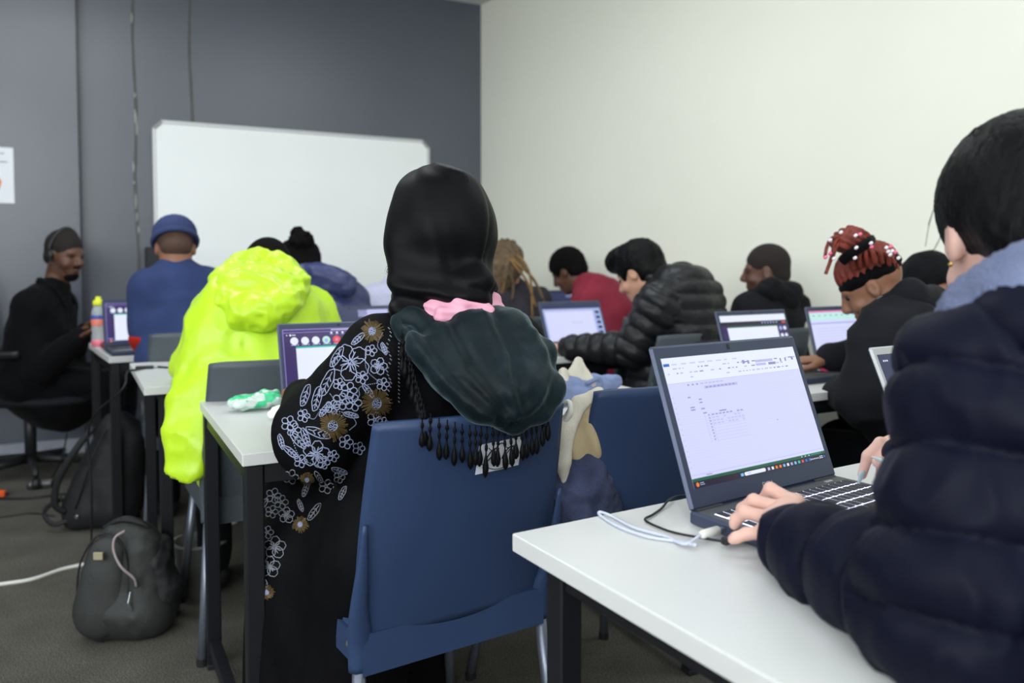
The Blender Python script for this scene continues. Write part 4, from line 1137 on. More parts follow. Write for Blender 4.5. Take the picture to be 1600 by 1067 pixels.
# ================================================================ 10. boy in black hoodie
M_hood = cloth('black_fleece', (27, 27, 30))
hd = Head(W(1197, 424, 3.5), unit(V3(-0.93, 0.30, -0.10)), 0.93)
j = joints(V3(1.14, 3.36, 0.53), 40, W(1206, 510, 3.42), W(1208, 458, 3.46), sl=W(1172, 486, 3.36), sr=W(1238, 480, 3.52), el=W(1150, 545, 3.38))
t = person('short-haired boy in a black hoodie seen from the side', j, hd, SK_DARK, h=0.0075, group=None)
soft('hoodie', torso_ops(j, 1.06) + arm_ops(j['sl'], j['el'], j['wl'], m=1.05) + arm_ops(j['sr'], j['er'], j['wr'], m=1.05), 0.010, M_hood, t, lambda V, N: 0.004 * vnoise(V * 14) + 0.012 * (0.35 - np.abs(vnoise(V * np.array([12, 12, 18]) + 4))))
soft('hood', chain([W(1178, 462, 3.36), W(1205, 452, 3.34), W(1236, 458, 3.40), W(1243, 462, 3.48)], [0.03, 0.045, 0.045, 0.03], k=0.03) + [ell(W(1228, 470, 3.38), (0.06, 0.05, 0.05), 0.03)], 0.008, M_hood, t, wrinkle(0.006, (22, 22, 26)))
soft('hair', hd.hair(0.006, 0.060), 0.006, mat('clipped_hair', srgb(34, 27, 25), rough=0.9, bump=0.6, bscale=600), t)

# ================================================================ 11. woman with red braids
M_redh = mat('copper_red_braids', srgb(118, 46, 34), rough=0.55, var=0.45, vscale=70, bump=1.0, bscale=220); M_band = cloth('black_head_wrap', (10, 10, 13)); M_hoodd = cloth('washed_black_fleece', (29, 30, 35))
M_bead = mat('pearl_bead', srgb(240, 230, 235), rough=0.2); M_beadp = mat('pink_bead', srgb(236, 110, 150), rough=0.25)
hd = Head(W(1364, 448, 2.46), unit(V3(-0.80, 0.42, -0.55)), 0.95)
j = joints(V3(1.24, 2.30, 0.53), 31, W(1425, 570, 2.38), W(1398, 492, 2.42), sl=W(1378, 528, 2.30), sr=W(1440, 500, 2.52), el=W(1350, 628, 2.24), wl=W(1312, 612, 2.34), er=V3(1.25, 2.6, 0.82), wr=V3(1.05, 2.62, 0.79))
t = person('woman with beaded red braids tied up, in a black hoodie', j, hd, SK_BROWN, h=0.0065, group=None, hand_ops={'l': hand(j['wl'], V3(-0.55, 0.75, -0.35), UP, 1, 0.45, 0.95)}, hand_h=0.004)
soft('hoodie', torso_ops(j, 1.13) + arm_ops(j['sl'], j['el'], j['wl'], r=(0.082, 0.074, 0.048)) + arm_ops(j['sr'], j['er'], j['wr'], m=1.1) + [cap(W(1410, 520, 2.34), W(1420, 640, 2.28), 0.11, 0.13, 0.05)], 0.0085, M_hoodd, t, lambda V, N: 0.005 * vnoise(V * np.array([12, 12, 8])) + 0.014 * (0.35 - np.abs(vnoise(V * np.array([11, 11, 17]) + 4))))
soft('hood', chain([W(1392, 476, 2.36), W(1425, 462, 2.34), W(1460, 474, 2.42), W(1472, 488, 2.52)], [0.035, 0.045, 0.045, 0.035], k=0.03) + [ell(W(1440, 485, 2.36), (0.085, 0.06, 0.05), 0.03), cap(W(1400, 480, 2.34), W(1455, 500, 2.33), 0.03, 0.03, 0.03)], 0.007, M_hoodd, t, lambda V, N: 0.006 * vnoise(V * np.array([18, 18, 34])))
soft('head_wrap', [hd.e((0, -0.012, 0.038), (0.087, 0.108, 0.050), 0.01), hd.e((0, -0.01, 0.10), (0.2, 0.2, 0.042), 0.006, '-'), hd.e((0, -0.0, -0.03), (0.2, 0.2, 0.028), 0.006, '-')], 0.0055, M_band, t, wrinkle(0.003, (10, 10, 90)))
soft('hair', [hd.e((0, -0.014, 0.062), (0.082, 0.102, 0.085), 0.01), hd.e((0, 0, -0.045), (0.2, 0.2, 0.085), 0.01, '-')], 0.006, M_redh, t, lambda V, N: 0.004 * np.sin((np.arctan2((V - hd.H) @ hd.R, (V - hd.H) @ hd.F)) * 22))
soft('hair_bun', [ell(W(1330, 374, 2.42), (0.052, 0.05, 0.040), 0.02, X=V3(1, 0, 0.2)), ell(W(1318, 380, 2.40), (0.035, 0.04, 0.03), 0.02)], 0.006, M_redh, t, lambda V, N: 0.005 * np.sin(V[:, 2] * 300 + V[:, 0] * 160))
strands('bun_tie', M_band, t, [[W(1316, 408, 2.38), W(1330, 396, 2.36), W(1352, 382, 2.37), W(1360, 374, 2.42)]], 0.016, 1.0, 8)
bundle = [((1300, 372), (1292, 386), (1289, 402)), ((1305, 378), (1300, 400), (1290, 428)), ((1308, 384), (1302, 398), (1301, 406))]
for b_ in bundle:
    strands('loose_braid', M_redh, t, [[W(1318, 370, 2.40)] + [W(x, y, 2.37) for x, y in b_]], 0.0065, 0.8)
pulls = [(1335, 405), (1345, 402), (1356, 399), (1367, 396), (1378, 396), (1389, 399), (1397, 404), (1403, 411)]
for k, (x, y) in enumerate(pulls):
    strands('braid', M_redh, t, [[W(x, y + 16, 2.365 + 0.012 * abs(k - 3)), W(x - 2 - k * 0.6, y - 2, 2.355 + 0.010 * abs(k - 3)), W(1346 + k * 3.2, 384 + k * 1.3, 2.37)]], 0.0078, 0.9)
bd = [(1297, 375), (1290, 402), (1303, 404), (1338, 387), (1344, 366), (1337, 368), (1336, 403), (1362, 386), (1361, 380), (1385, 387), (1392, 385), (1394, 392), (1388, 393), (1399, 394), (1404, 403), (1314, 363), (1297, 396), (1391, 398)]
for k, (x, y) in enumerate(bd):
    MB().lathe([(0.002, -0.006), (0.0048, -0.004), (0.0048, 0.004), (0.002, 0.006)], W(x, y, 2.345 if x > 1330 else 2.36), 10, axis=V3(0.6, 0.1, 0.5)).build('bead', M_beadp if k % 3 == 1 else M_bead, t, smooth=True, world=True)
MB().tube([hd.p(-0.080, -0.004, -0.042) + hd.F * 0.012 * math.cos(a) + hd.U * (0.012 * math.sin(a) - 0.008) for a in np.linspace(0, 6.283, 16)], 0.0018, n=6).build('earring', M_metal, t, smooth=True, world=True)

# ================================================================ 12. black beanie by the wall
M_wht = cloth('white_cotton', (225, 226, 228)); M_bb = cloth('black_knit', (22, 22, 25), bump=0.9, bscale=200)
hd = Head(W(1452, 452, 3.0), unit(V3(-0.35, 0.75, -0.75)), 0.95)
j = joints(V3(1.72, 2.98, 0.53), 29, W(1512, 530, 3.02), W(1485, 482, 3.02), sl=W(1470, 505, 2.95), sr=W(1548, 505, 3.1))
t = person('person in a black beanie and white top by the pale wall', j, hd, SK_BROWN, group=None)
soft('white_top', torso_ops(j, 1.06) + arm_ops(j['sl'], j['el'], j['wl']) + arm_ops(j['sr'], j['er'], j['wr']) + [cap(j['neck'] - UP * 0.02, j['neck'] + UP * 0.03, 0.075, 0.065, 0.02)], 0.011, M_wht, t, wrinkle(0.005, (16, 16, 10)))
soft('beanie', [hd.e((0, -0.02, 0.045), (0.095, 0.118, 0.102), 0.01), hd.e((0, 0.14, -0.06), (0.15, 0.1, 0.10), 0.01, '-'), hd.e((0, 0, -0.12), (0.2, 0.2, 0.09), 0.01, '-')], 0.007, M_bb, t, wrinkle(0.003, (30, 30, 30)))
# ================================================================ 6. woman in the hijab
M_hij = mat('black_crepe', srgb(8, 8, 11), rough=0.5, var=0.12, vscale=8, sheen=0.02, bump=0.06, bscale=700, spec=0.12)
M_pinkc = cloth('pink_satin', (226, 160, 182), rough=0.5, bump=0.1, spec=0.4)
def velvet():
    m = mat('teal_velvet', srgb(17, 29, 34), rough=0.5, var=0.55, vscale=9, sheen=0.30, bump=0.25, bscale=120, spec=0.15)
    m.node_tree.nodes['Principled BSDF'].inputs['Sheen Tint'].default_value = (0.5, 0.72, 0.78, 1)
    m.node_tree.nodes['Principled BSDF'].inputs['Sheen Roughness'].default_value = 0.35
    return m
M_velvet = velvet()
M_dress = mat('black_georgette', srgb(9, 9, 12), rough=0.7, var=0.2, vscale=15, bump=0.2, bscale=400, spec=0.10)
M_thread = mat('silver_blue_thread', srgb(138, 146, 174), rough=0.5); M_ochre = mat('ochre_thread', srgb(78, 62, 32), rough=0.7, var=0.3, vscale=80); M_thread2 = mat('dim_thread', srgb(120, 122, 132), rough=0.6)
A33, B33 = dirs(33)
H6 = W(690, 362, 1.56)
hd = Head(H6, unit(V3(-0.55, 0.80, -0.22)), 0.97)
j = joints(V3(-0.185, 1.60, 0.53), 33, W(712, 590, 1.58), W(700, 478, 1.56), sl=W(598, 560, 1.49), sr=W(790, 545, 1.62), el=W(492, 672, 1.475), wl=V3(-0.47, 1.78, 0.80), er=V3(0.03, 1.76, 0.84), wr=V3(-0.20, 1.95, 0.79))
j['knl'] = V3(-0.47, 1.85, 0.52); j['anl'] = V3(-0.47, 1.76, 0.10)
t = person('woman in a black hijab and dark teal velvet shawl, back to the camera', j, hd, SK_BROWN, h=0.008, group=None, trousers=M_dress)
HIJ = t
def hijab_folds(V, N):
    d = V - H6; a = np.arctan2(d @ hd.R, -(d @ hd.F)); z = d @ UP
    low = np.clip((0.06 - z) / 0.2, 0, 1)
    f = 0.0050 * np.sin(a * 7 + z * 9 + 1.5 * vnoise(V * 6)) * (0.25 + low) + 0.003 * vnoise(V * np.array([16, 16, 6]))
    # one strong pleat falling from the crown on the wearer's right
    f = f - 0.006 * np.exp(-((a - 0.45 - 0.8 * z) / 0.10) ** 2) * np.clip((0.09 - z) / 0.10, 0, 1) + 0.006 * np.exp(-((a - 0.25 - 0.8 * z) / 0.16) ** 2) * np.clip((0.10 - z) / 0.08, 0, 1)
    f = f - 0.004 * np.exp(-((a + 0.55 + 1.2 * z) / 0.12) ** 2) * np.clip((0.05 - z) / 0.08, 0, 1)
    f = f + 0.006 * np.exp(-((z - 0.105 + 0.05 * a) / 0.012) ** 2) * (a < 0.1)
    f = f + 0.006 * np.sin(z * 130 + 3 * a) * np.clip((-0.075 - z) / 0.04, 0, 1)
    return f
soft('hijab', [ell(W(690, 352, 1.56), (0.099, 0.112, 0.108), 0.02, X=hd.R, Y=hd.F), ell(W(683, 300, 1.56), (0.066, 0.07, 0.040), 0.04, X=hd.R), cap(W(688, 385, 1.56), W(693, 445, 1.55), 0.098, 0.080, 0.04),
               cap(W(650, 400, 1.53), W(654, 450, 1.50), 0.050, 0.050, 0.04), cap(W(654, 445, 1.50), W(640, 500, 1.47), 0.045, 0.028, 0.03), cap(W(640, 500, 1.47), W(585, 530, 1.48), 0.025, 0.020, 0.02),
               cap(W(690, 440, 1.55), W(700, 475, 1.55), 0.085, 0.080, 0.03), cap(W(668, 460, 1.47), W(735, 452, 1.47), 0.030, 0.034, 0.03), cap(W(735, 452, 1.47), W(752, 448, 1.53), 0.030, 0.03, 0.03)], 0.0055, M_hij, t, hijab_folds)
MB().tube(smooth_pts([W(606, 416, 1.50), W(603, 424, 1.50), W(607, 430, 1.50)], 4), 0.002, n=6).build('hijab_pin', M_metal, t, world=True)
soft('pink_collar', [cap(W(678, 482, 1.452), W(722, 483, 1.436), 0.013, 0.014, 0.006), cap(W(716, 476, 1.438), W(758, 478, 1.458), 0.013, 0.012, 0.006), cap(W(690, 492, 1.43), W(764, 490, 1.452), 0.014, 0.013, 0.006), cap(W(690, 486, 1.50), W(752, 485, 1.53), 0.055, 0.045, 0.02)], 0.004, M_pinkc, t,
     lambda V, N: 0.0018 * np.sin(V[:, 2] * 330 + V[:, 0] * 70 + 2 * vnoise(V * 20)))
# dress: torso, arms and skirt
skirt = [cap(j['pelvis'] + A33 * -0.06, j['knl'], 0.135, 0.13, 0.05), cap(j['knl'], V3(-0.45, 1.75, 0.08), 0.12, 0.12, 0.04), cap(j['pelvis'] + A33 * 0.06, j['knr'], 0.13, 0.12, 0.05), cap(j['knr'], V3(*j['anr'][:2], 0.08), 0.12, 0.13, 0.04),
         cap(j['pelvis'] - A33 * 0.10, V3(-0.36, 1.56, 0.10), 0.10, 0.11, 0.08), cap(j['knl'] * 0.6 + j['knr'] * 0.4, V3(-0.42, 1.80, 0.10), 0.12, 0.13, 0.08), cap(j['pelvis'], j['pelvis'] + UP * 0.15, 0.18, 0.16, 0.05, A33, 0.72), cap(V3(-0.30, 1.60, 0.48), V3(-0.40, 1.62, 0.15), 0.11, 0.11, 0.06), cap(V3(-0.44, 1.67, 0.47), V3(-0.46, 1.65, 0.12), 0.115, 0.115, 0.06)]
DV, DF = sdf(torso_ops(j, 1.02) + arm_ops(j['sl'], j['el'], j['wl'], r=(0.074, 0.070, 0.046)) + [cap(W(560, 600, 1.45), W(492, 690, 1.45), 0.055, 0.055, 0.05), cap(W(500, 640, 1.52), W(500, 700, 1.50), 0.05, 0.05, 0.05)] + arm_ops(j['sr'], j['er'], j['wr'], r=(0.07, 0.06, 0.046)) + skirt, 0.008,
              lambda V, N: 0.006 * vnoise(V * np.array([13, 13, 8])) + 0.004 * vnoise(V * np.array([30, 30, 14]) + 5))
dress = obj('dress', DV, DF, M_dress, t, smooth=True, world=True)
BV = BVHTree.FromPolygons([tuple(v) for v in DV], [tuple(int(i) for i in f) for f in DF])
cpos = Vector((0, 0, CAMZ))
def hitpx(px, py):
    q = Vector(W(px, py, 3.0)) - cpos; q.normalize()
    r = BV.ray_cast(cpos, q)
    return r[0], r[1]
def on_dress(px, py, off=0.0012):
    h, n = hitpx(px, py)
    return None if h is None or h.y > 2.1 else np.array(h + n * off)
def stitch(name, lines, r, m):
    mb = MB(); ok = False
    for L in lines:
        P = []; 
        for q in L:
            p = on_dress(*q)
            if p is None: 
                if len(P) > 1: mb.tube(P, r, n=4); ok = True
                P = []
            else:
                if P and np.linalg.norm(p - P[-1]) > 0.05: 
                    if len(P) > 1: mb.tube(P, r, n=4); ok = True
                    P = []
                P.append(p)
        if len(P) > 1: mb.tube(P, r, n=4); ok = True
    if ok:
        o = mb.build(name, m, dress, world=True)
        if name in ('ochre_petals', 'seed_stitches', 'dotted_vine', 'neck_embroidery'): o['kind'] = 'stuff'
def circ(cx, cy, rx, ry, rot, n, wob=0, nw=5, a0=0, a1=2 * math.pi):
    out = []
    for k in range(n + 1):
        a = a0 + (a1 - a0) * k / n; q = 1 + wob * math.sin(a * nw)
        x = rx * q * math.cos(a); y = ry * q * math.sin(a); c_, s_ = math.cos(rot), math.sin(rot)
        out.append((cx + x * c_ - y * s_, cy + x * s_ + y * c_))
    return out
re = random.Random(11)
def pansy(cx, cy, R, rot=0.0, m=None):
    m = m or M_thread; L = []
    for k, (da, sz) in enumerate(((0, 1), (1.25, .9), (2.5, .85), (3.8, .85), (5.05, .9))):
        a = rot + da; L.append(circ(cx + R * 0.52 * math.cos(a), cy + R * 0.52 * math.sin(a), R * 0.50 * sz, R * 0.44 * sz, a, 22, 0.06, 7))
    for k in range(11):
        a = rot + k * 0.571 + re.uniform(-.1, .1); q = re.uniform(0.35, 0.6); L.append([(cx + R * 0.1 * math.cos(a), cy + R * .1 * math.sin(a)), (cx + R * q * math.cos(a), cy + R * q * math.sin(a))])
    stitch('embroidered_flower', L, 0.0010, m)
def small(cx, cy, R, m=None):
    L = [circ(cx + R * .6 * math.cos(a), cy + R * .6 * math.sin(a), R * .42, R * .38, a, 10) for a in np.linspace(0, 5.03, 5)]; L.append(circ(cx, cy, R * .15, R * .15, 0, 6))
    stitch('embroidered_flower', L, 0.0010, m or M_thread)
def leaf(cx, cy, Ln, rot, m=None):
    L = [circ(cx, cy, Ln, Ln * 0.33, rot, 20, 0.04, 6), [(cx - Ln * .8 * math.cos(rot), cy - Ln * .8 * math.sin(rot)), (cx + Ln * .8 * math.cos(rot), cy + Ln * .8 * math.sin(rot))]]
    for q in (-.4, 0, .4):
        for s in (-1, 1): L.append([(cx + Ln * q * math.cos(rot), cy + Ln * q * math.sin(rot)), (cx + Ln * (q + .25) * math.cos(rot) - s * Ln * .2 * math.sin(rot), cy + Ln * (q + .25) * math.sin(rot) + s * Ln * .2 * math.cos(rot))])
    stitch('embroidered_leaf', L, 0.0010, m or M_thread)
def sunflower(cx, cy, R):
    L = []
    for k in range(46):
        a = k * 2 * math.pi / 46 + re.uniform(-.05, .05); q = re.uniform(0.8, 1.15)
        L.append([(cx + R * .34 * math.cos(a), cy + R * .34 * math.sin(a)), (cx + R * .7 * q * math.cos(a), cy + R * .7 * q * math.sin(a)), (cx + R * q * math.cos(a), cy + R * q * math.sin(a))])
    stitch('ochre_petals', L, 0.0013, M_ochre)
    D_ = []
    for k in range(18):
        r_ = R * 0.36 * math.sqrt((k + .5) / 18); a = k * 2.4; x, y = cx + r_ * .8 * math.cos(a), cy + r_ * math.sin(a); D_.append([(x - 1.1, y), (x + 1.1, y + .5)])
    D_.append(circ(cx, cy, R * .32, R * .4, 0.3, 14)); stitch('seed_stitches', D_, 0.0012, M_thread)
def vine(pts, m=None):
    P = smooth_pts([(x, y, 0) for x, y in pts], 10); L = []
    for k in range(0, len(P) - 1): L.append([(P[k][0], P[k][1]), ((P[k][0] + P[k + 1][0]) / 2, (P[k][1] + P[k + 1][1]) / 2)])
    stitch('dotted_vine', L, 0.0009, m or M_thread)
pansy(548, 566, 30, 0.5); small(545, 610, 13); small(533, 627, 13); small(552, 629, 13)
sunflower(582, 518, 17); sunflower(588, 630, 22); sunflower(520, 665, 22)
pansy(592, 572, 14, 2.5); leaf(512, 598, 23, 2.0); leaf(496, 623, 20, 1.8); leaf(478, 618, 18, 1.9); leaf(527, 558, 18, 2.1)
small(452, 662, 12); small(460, 672, 11); leaf(497, 676, 20, 0.35); leaf(466, 688, 17, 0.8); leaf(478, 683, 15, 1.2)
pansy(494, 709, 22, 1.1); small(505, 722, 10); leaf(455, 706, 14, 0.7); small(585, 655, 12); small(598, 660, 9); leaf(560, 530, 13, 2.4)
vine([(571, 545), (572, 575), (584, 590), (600, 600)]); vine([(516, 615), (532, 632), (560, 620), (562, 605), (590, 598)]); vine([(500, 640), (540, 645), (556, 660), (545, 672)]); vine([(470, 640), (490, 655), (505, 640), (536, 650)])
for (x, y, R) in ((565, 590, 10), (598, 600, 10), (520, 636, 11), (475, 650, 10), (540, 690, 11), (470, 720, 10), (580, 548, 9), (530, 600, 9), (520, 712, 9), (560, 700, 10)): small(x, y, R)
for (x, y, L_, a) in ((575, 610, 13, 0.9), (548, 648, 12, 0.2), (508, 640, 13, 2.2), (440, 690, 12, 1.3), (530, 735, 13, 0.3), (600, 545, 10, 1.2)): leaf(x, y, L_, a)
vine([(598, 520), (590, 540), (600, 552)]); vine([(455, 680), (470, 715), (500, 728)])
# skirt flowers
for (x, y, R) in ((455, 745, 12), (428, 775, 12), (440, 785, 11), (425, 800, 10), (448, 805, 13), (510, 760, 12), (430, 855, 18), (422, 885, 17), (418, 832, 10), (530, 745, 9)): (pansy(x, y, R, 1.0, M_thread2) if R > 12 else small(x, y, R, M_thread2))
for (x, y, L_, a) in ((478, 765, 12, 1.9), (492, 800, 16, 2.2), (410, 790, 14, 2.3), (536, 770, 12, 2.0), (415, 915, 12, 1.4), (470, 790, 10, 1.2), (498, 745, 11, 1.0)): leaf(x, y, L_, a, M_thread2)
sunflower(470, 820, 12); sunflower(418, 925, 11); sunflower(480, 748, 10)
stitch('neck_embroidery', [[(606 + 3 * math.sin(k), 512 + k * 6), (609 + 3 * math.sin(k), 515 + k * 6)] for k in range(20)] + [[(622, 512 + k * 6), (624, 514 + k * 6)] for k in range(20)], 0.0010, M_thread2)

# shawl
def shawl_folds(V, N):
    s = (V[:, 0] + V[:, 2]) / 1.414; px = 800 + FPX * V[:, 0] / V[:, 1]
    left = np.clip((790 - px) / 40, 0, 1)
    tri = lambda q: np.abs((q % 1.0) - 0.5) * 2 - 0.5
    f = left * 0.006 * tri(s * 11 + 0.5 * vnoise(V * 7)) + (1 - left) * 0.004 * tri((V[:, 0] - 0.25 * V[:, 2]) * 17 + 0.5 * vnoise(V * 9))
    py = CY - FPX * (V[:, 2] - CAMZ + V[:, 1] * math.tan(TILT)) / V[:, 1]
    for line in FOLDS:
        best = np.full(len(V), 1e9); sd = np.zeros(len(V))
        for (x0, y0), (x1, y1) in zip(line[:-1], line[1:]):
            L = math.hypot(x1 - x0, y1 - y0); ux, uy = (x1 - x0) / L, (y1 - y0) / L
            t = np.clip((px - x0) * ux + (py - y0) * uy, 0, L); dx, dy = px - x0 - t * ux, py - y0 - t * uy
            d = np.hypot(dx, dy); m = d < best; best[m] = d[m]; sd[m] = (dx * uy - dy * ux)[m]
        f = f + 0.006 * np.exp(-(best / 10.0) ** 2) - 0.007 * np.exp(-((best - 14) / 10.0) ** 2) * (sd > 0)
    return f + 0.004 * vnoise(V * 22) + 0.002 * vnoise(V * 50)
FOLDS = [[(640, 515), (700, 600), (765, 652)], [(692, 505), (730, 580), (790, 655)], [(757, 492), (788, 560), (806, 645)], [(832, 520), (860, 580), (846, 628), (808, 658)]]
edge = [W(768, 508, 1.475), W(812, 525, 1.50), W(846, 560, 1.48), W(858, 605, 1.44), W(838, 640, 1.41), W(800, 658, 1.375), W(752, 640, 1.355), W(700, 590, 1.36), W(660, 545, 1.385), W(636, 516, 1.44)]
SV, SF = sdf(chain(edge, [0.03, 0.034, 0.030, 0.028, 0.026, 0.022, 0.020, 0.022, 0.022, 0.020], k=0.02) +
     [cap(W(660, 520, 1.455), W(740, 612, 1.372), 0.035, 0.03, 0.03), cap(W(700, 525, 1.45), W(765, 615, 1.372), 0.045, 0.035, 0.03), cap(W(738, 528, 1.45), W(790, 620, 1.385), 0.05, 0.04, 0.03), cap(W(778, 528, 1.47), W(815, 610, 1.41), 0.05, 0.045, 0.03),
      cap(W(800, 545, 1.49), W(830, 595, 1.45), 0.05, 0.04, 0.03), ell(W(755, 565, 1.46), (0.115, 0.06, 0.085), 0.04, X=A33), cap(W(792, 550, 1.56), W(825, 575, 1.58), 0.07, 0.06, 0.04), cap(W(640, 498, 1.46), W(625, 520, 1.52), 0.03, 0.02, 0.03)], 0.0055, shawl_folds)
shawl = obj('shawl', SV, SF, M_velvet, t, smooth=True, world=True)
SB = BVHTree.FromPolygons([tuple(v) for v in SV], [tuple(int(i) for i in f) for f in SF])
def tassel(p, L):
    """thread with two beads and a drop, hanging from p"""
    mb = MB(); sx, sy = re.uniform(-0.004, 0.004), re.uniform(-0.003, 0.001); P = lambda q: p + V3(sx * q, sy * q, -L * q)
    zs = [0, .12, .16, .22, .28, .33, .38, .45, .50, .56, .66, .80, .92, 1.0]; rs = [.0012, .0012, .003, .0032, .0012, .0012, .0028, .003, .0014, .0016, .0036, .0058, .0050, .0015]
    mb.tube([P(z) for z in zs], rs, n=7); mb.build('tassel', M_hij, shawl, smooth=True, world=True)
lowedge = [(660, 652), (673, 658), (686, 664), (699, 668), (711, 671), (722, 674), (734, 676), (743, 677), (752, 678), (761, 678), (770, 677), (779, 676), (788, 675), (797, 674), (806, 671), (814, 669), (822, 664), (830, 660), (838, 655), (846, 648), (852, 642), (857, 634)]
for k, (x, y) in enumerate(lowedge):
    d = 1.315 + 0.00045 * (x - 660) if x < 740 else 1.345 + 0.00068 * (x - 740)
    tassel(W(x, y - 12, d), re.uniform(0.068, 0.092) if 735 < x < 800 else re.uniform(0.055, 0.078))
for k in range(15):
    x = 628 + k * 2.6; y = 515 + k * 9.0; p = W(x, y, 1.385 - 0.004 * k); tassel(p, re.uniform(0.05, 0.07))

# ================================================================ 13. nearest woman in the navy puffer coat
M_puff = mat('midnight_navy_nylon', srgb(14, 16, 32), rough=0.55, var=0.12, vscale=10, bump=0.3, bscale=45, spec=0.10)
M_fleece = cloth('heather_grey_knit', (112, 120, 150), bump=1.0, bscale=260, var=0.25)
M_nail = mat('pale_mint_nail', srgb(176, 196, 196), rough=0.2)
A31, B31 = dirs(31)
hd = Head(W(1596, 366, 0.92), unit(V3(0.18, 0.92, -0.34)), 0.98)
j = joints(V3(0.70, 0.56, 0.53), 31, V3(0.635, 0.74, 0.88), V3(0.60, 0.82, 1.015), sl=W(1545, 606, 0.765), sr=V3(0.78, 0.86, 0.965), el=W(1492, 958, 0.700), wl=W(1236, 842, 0.945), er=V3(0.84, 1.02, 0.80), wr=W(1440, 722, 1.12))
dk = DZ + 0.0235
def fing(pts, r=(0.0092, 0.0086, 0.0078, 0.0066)): return [cap(pts[i], pts[i + 1], r[i], r[i + 1], 0.004) for i in range(len(pts) - 1)]
wl = j['wl']
Lk = dict(i=W(1244, 786, 1.000), m=W(1226, 795, 0.992), r=W(1208, 811, 0.980), p=W(1194, 832, 0.965))
Lh = [cap(wl, wl * 0.6 + Lk['m'] * 0.4, 0.027, 0.030, 0.012, side=V3(0.8, 0.2, 0), flat=0.7), cap(wl * 0.7 + Lk['i'] * 0.3, Lk['i'], 0.020, 0.0125, 0.012), cap(wl * 0.7 + Lk['m'] * 0.3, Lk['m'], 0.020, 0.0125, 0.012),
      cap(wl * 0.7 + Lk['r'] * 0.3, Lk['r'], 0.020, 0.012, 0.012), cap(wl * 0.7 + Lk['p'] * 0.3, Lk['p'], 0.019, 0.011, 0.012)]
Lh += fing([Lk['i'], W(1204, 764, 1.030), W(1192, 782, 1.048), W(1190, 796, 1.052)]) + fing([Lk['m'], W(1178, 782, 1.022), W(1160, 795, 1.036), W(1156, 806, 1.038)]) + fing([Lk['r'], W(1164, 800, 1.005), W(1150, 812, 1.014), W(1147, 820, 1.014)]) + fing([Lk['p'], W(1166, 834, 0.978), W(1150, 840, 0.982), W(1144, 843, 0.984)], (0.0085, 0.0078, 0.007, 0.006))
Lh += [cap(W(1262, 822, 0.97), W(1268, 806, 1.02), 0.014, 0.0105, 0.01), cap(W(1268, 806, 1.02), W(1256, 806, 1.045), 0.010, 0.008, 0.004)]
wr_ = j['wr']
Rh = [cap(wr_, W(1404, 712, 1.14), 0.026, 0.034, 0.012, side=V3(0.3, 0.3, 0.6), flat=0.6)] + fing([W(1404, 704, 1.145), W(1376, 692, 1.15), W(1356, 712, 1.155), W(1347, 742, 1.16)]) + fing([W(1408, 716, 1.15), W(1384, 708, 1.165), W(1378, 728, 1.17), W(1375, 746, 1.172)]) \
   + fing([W(1412, 730, 1.15), W(1398, 722, 1.175), W(1392, 738, 1.18), W(1390, 750, 1.182)]) + fing([W(1416, 728, 1.13), W(1392, 726, 1.125), W(1372, 722, 1.13)], (0.0115, 0.0105, 0.0085))
t = person('nearest woman with black hair in a quilted navy puffer coat, typing', j, hd, SK_LIGHT, h=0.006, group=None, hand_ops={'l': Lh, 'r': Rh}, hand_h=0.0026)
def nail(a, b, s=1.0, w_=0.0058):
    a, b = np.array(a), np.array(b); V_, F_ = sdf([cap(a, b, w_ * s, w_ * 0.45 * s, 0.002, side=np.cross(unit(b - a), UP), flat=0.5)], 0.0014)
    obj('fingernail', V_, F_, M_nail, t, smooth=True, world=True)
up_ = V3(-0.3, -0.5, 0.6)
nail(W(1347, 740, 1.152), W(1342, 754, 1.158)); nail(W(1375, 744, 1.164), W(1376, 755, 1.168)); nail(W(1376, 718, 1.118), W(1364, 714, 1.122), 1.15); pass
QN = (0.080, 0.013, 0.15)
back = j['chest'] - B31 * 0.10
coat = torso_ops(j, 1.22) + [cap(j['sl'], j['el'], 0.078, 0.078, 0.03), cap(j['el'], j['wl'] * 0.85 + j['el'] * 0.15, 0.078, 0.052, 0.02)] + arm_ops(j['sr'], j['er'], j['wr'], r=(0.09, 0.075, 0.05)) + \
       [cap(j['sl'] * 0.5 + j['chest'] * 0.5 - UP * 0.02, j['pelvis'] - A31 * 0.08, 0.12, 0.13, 0.05), cap(back, j['pelvis'] - B31 * 0.08, 0.13, 0.15, 0.05), cap(j['wl'] * 0.92 + j['el'] * 0.08, j['wl'] * 0.84 + j['el'] * 0.16, 0.047, 0.050, 0.01)]
soft('puffer_coat', coat, 0.0055, M_puff, t, quilter([(j['pelvis'], j['neck'], 0.2), (j['sl'], j['el'], 0.09), (j['el'], j['wl'], 0.075), (j['sr'], j['er'], 0.09)], 0.076, 0.017, lambda V, N: 0.003 * vnoise(V * np.array([14, 14, 30])) + 0.007 * (0.35 - np.abs(vnoise(V * np.array([36, 36, 22]) + 2)))))
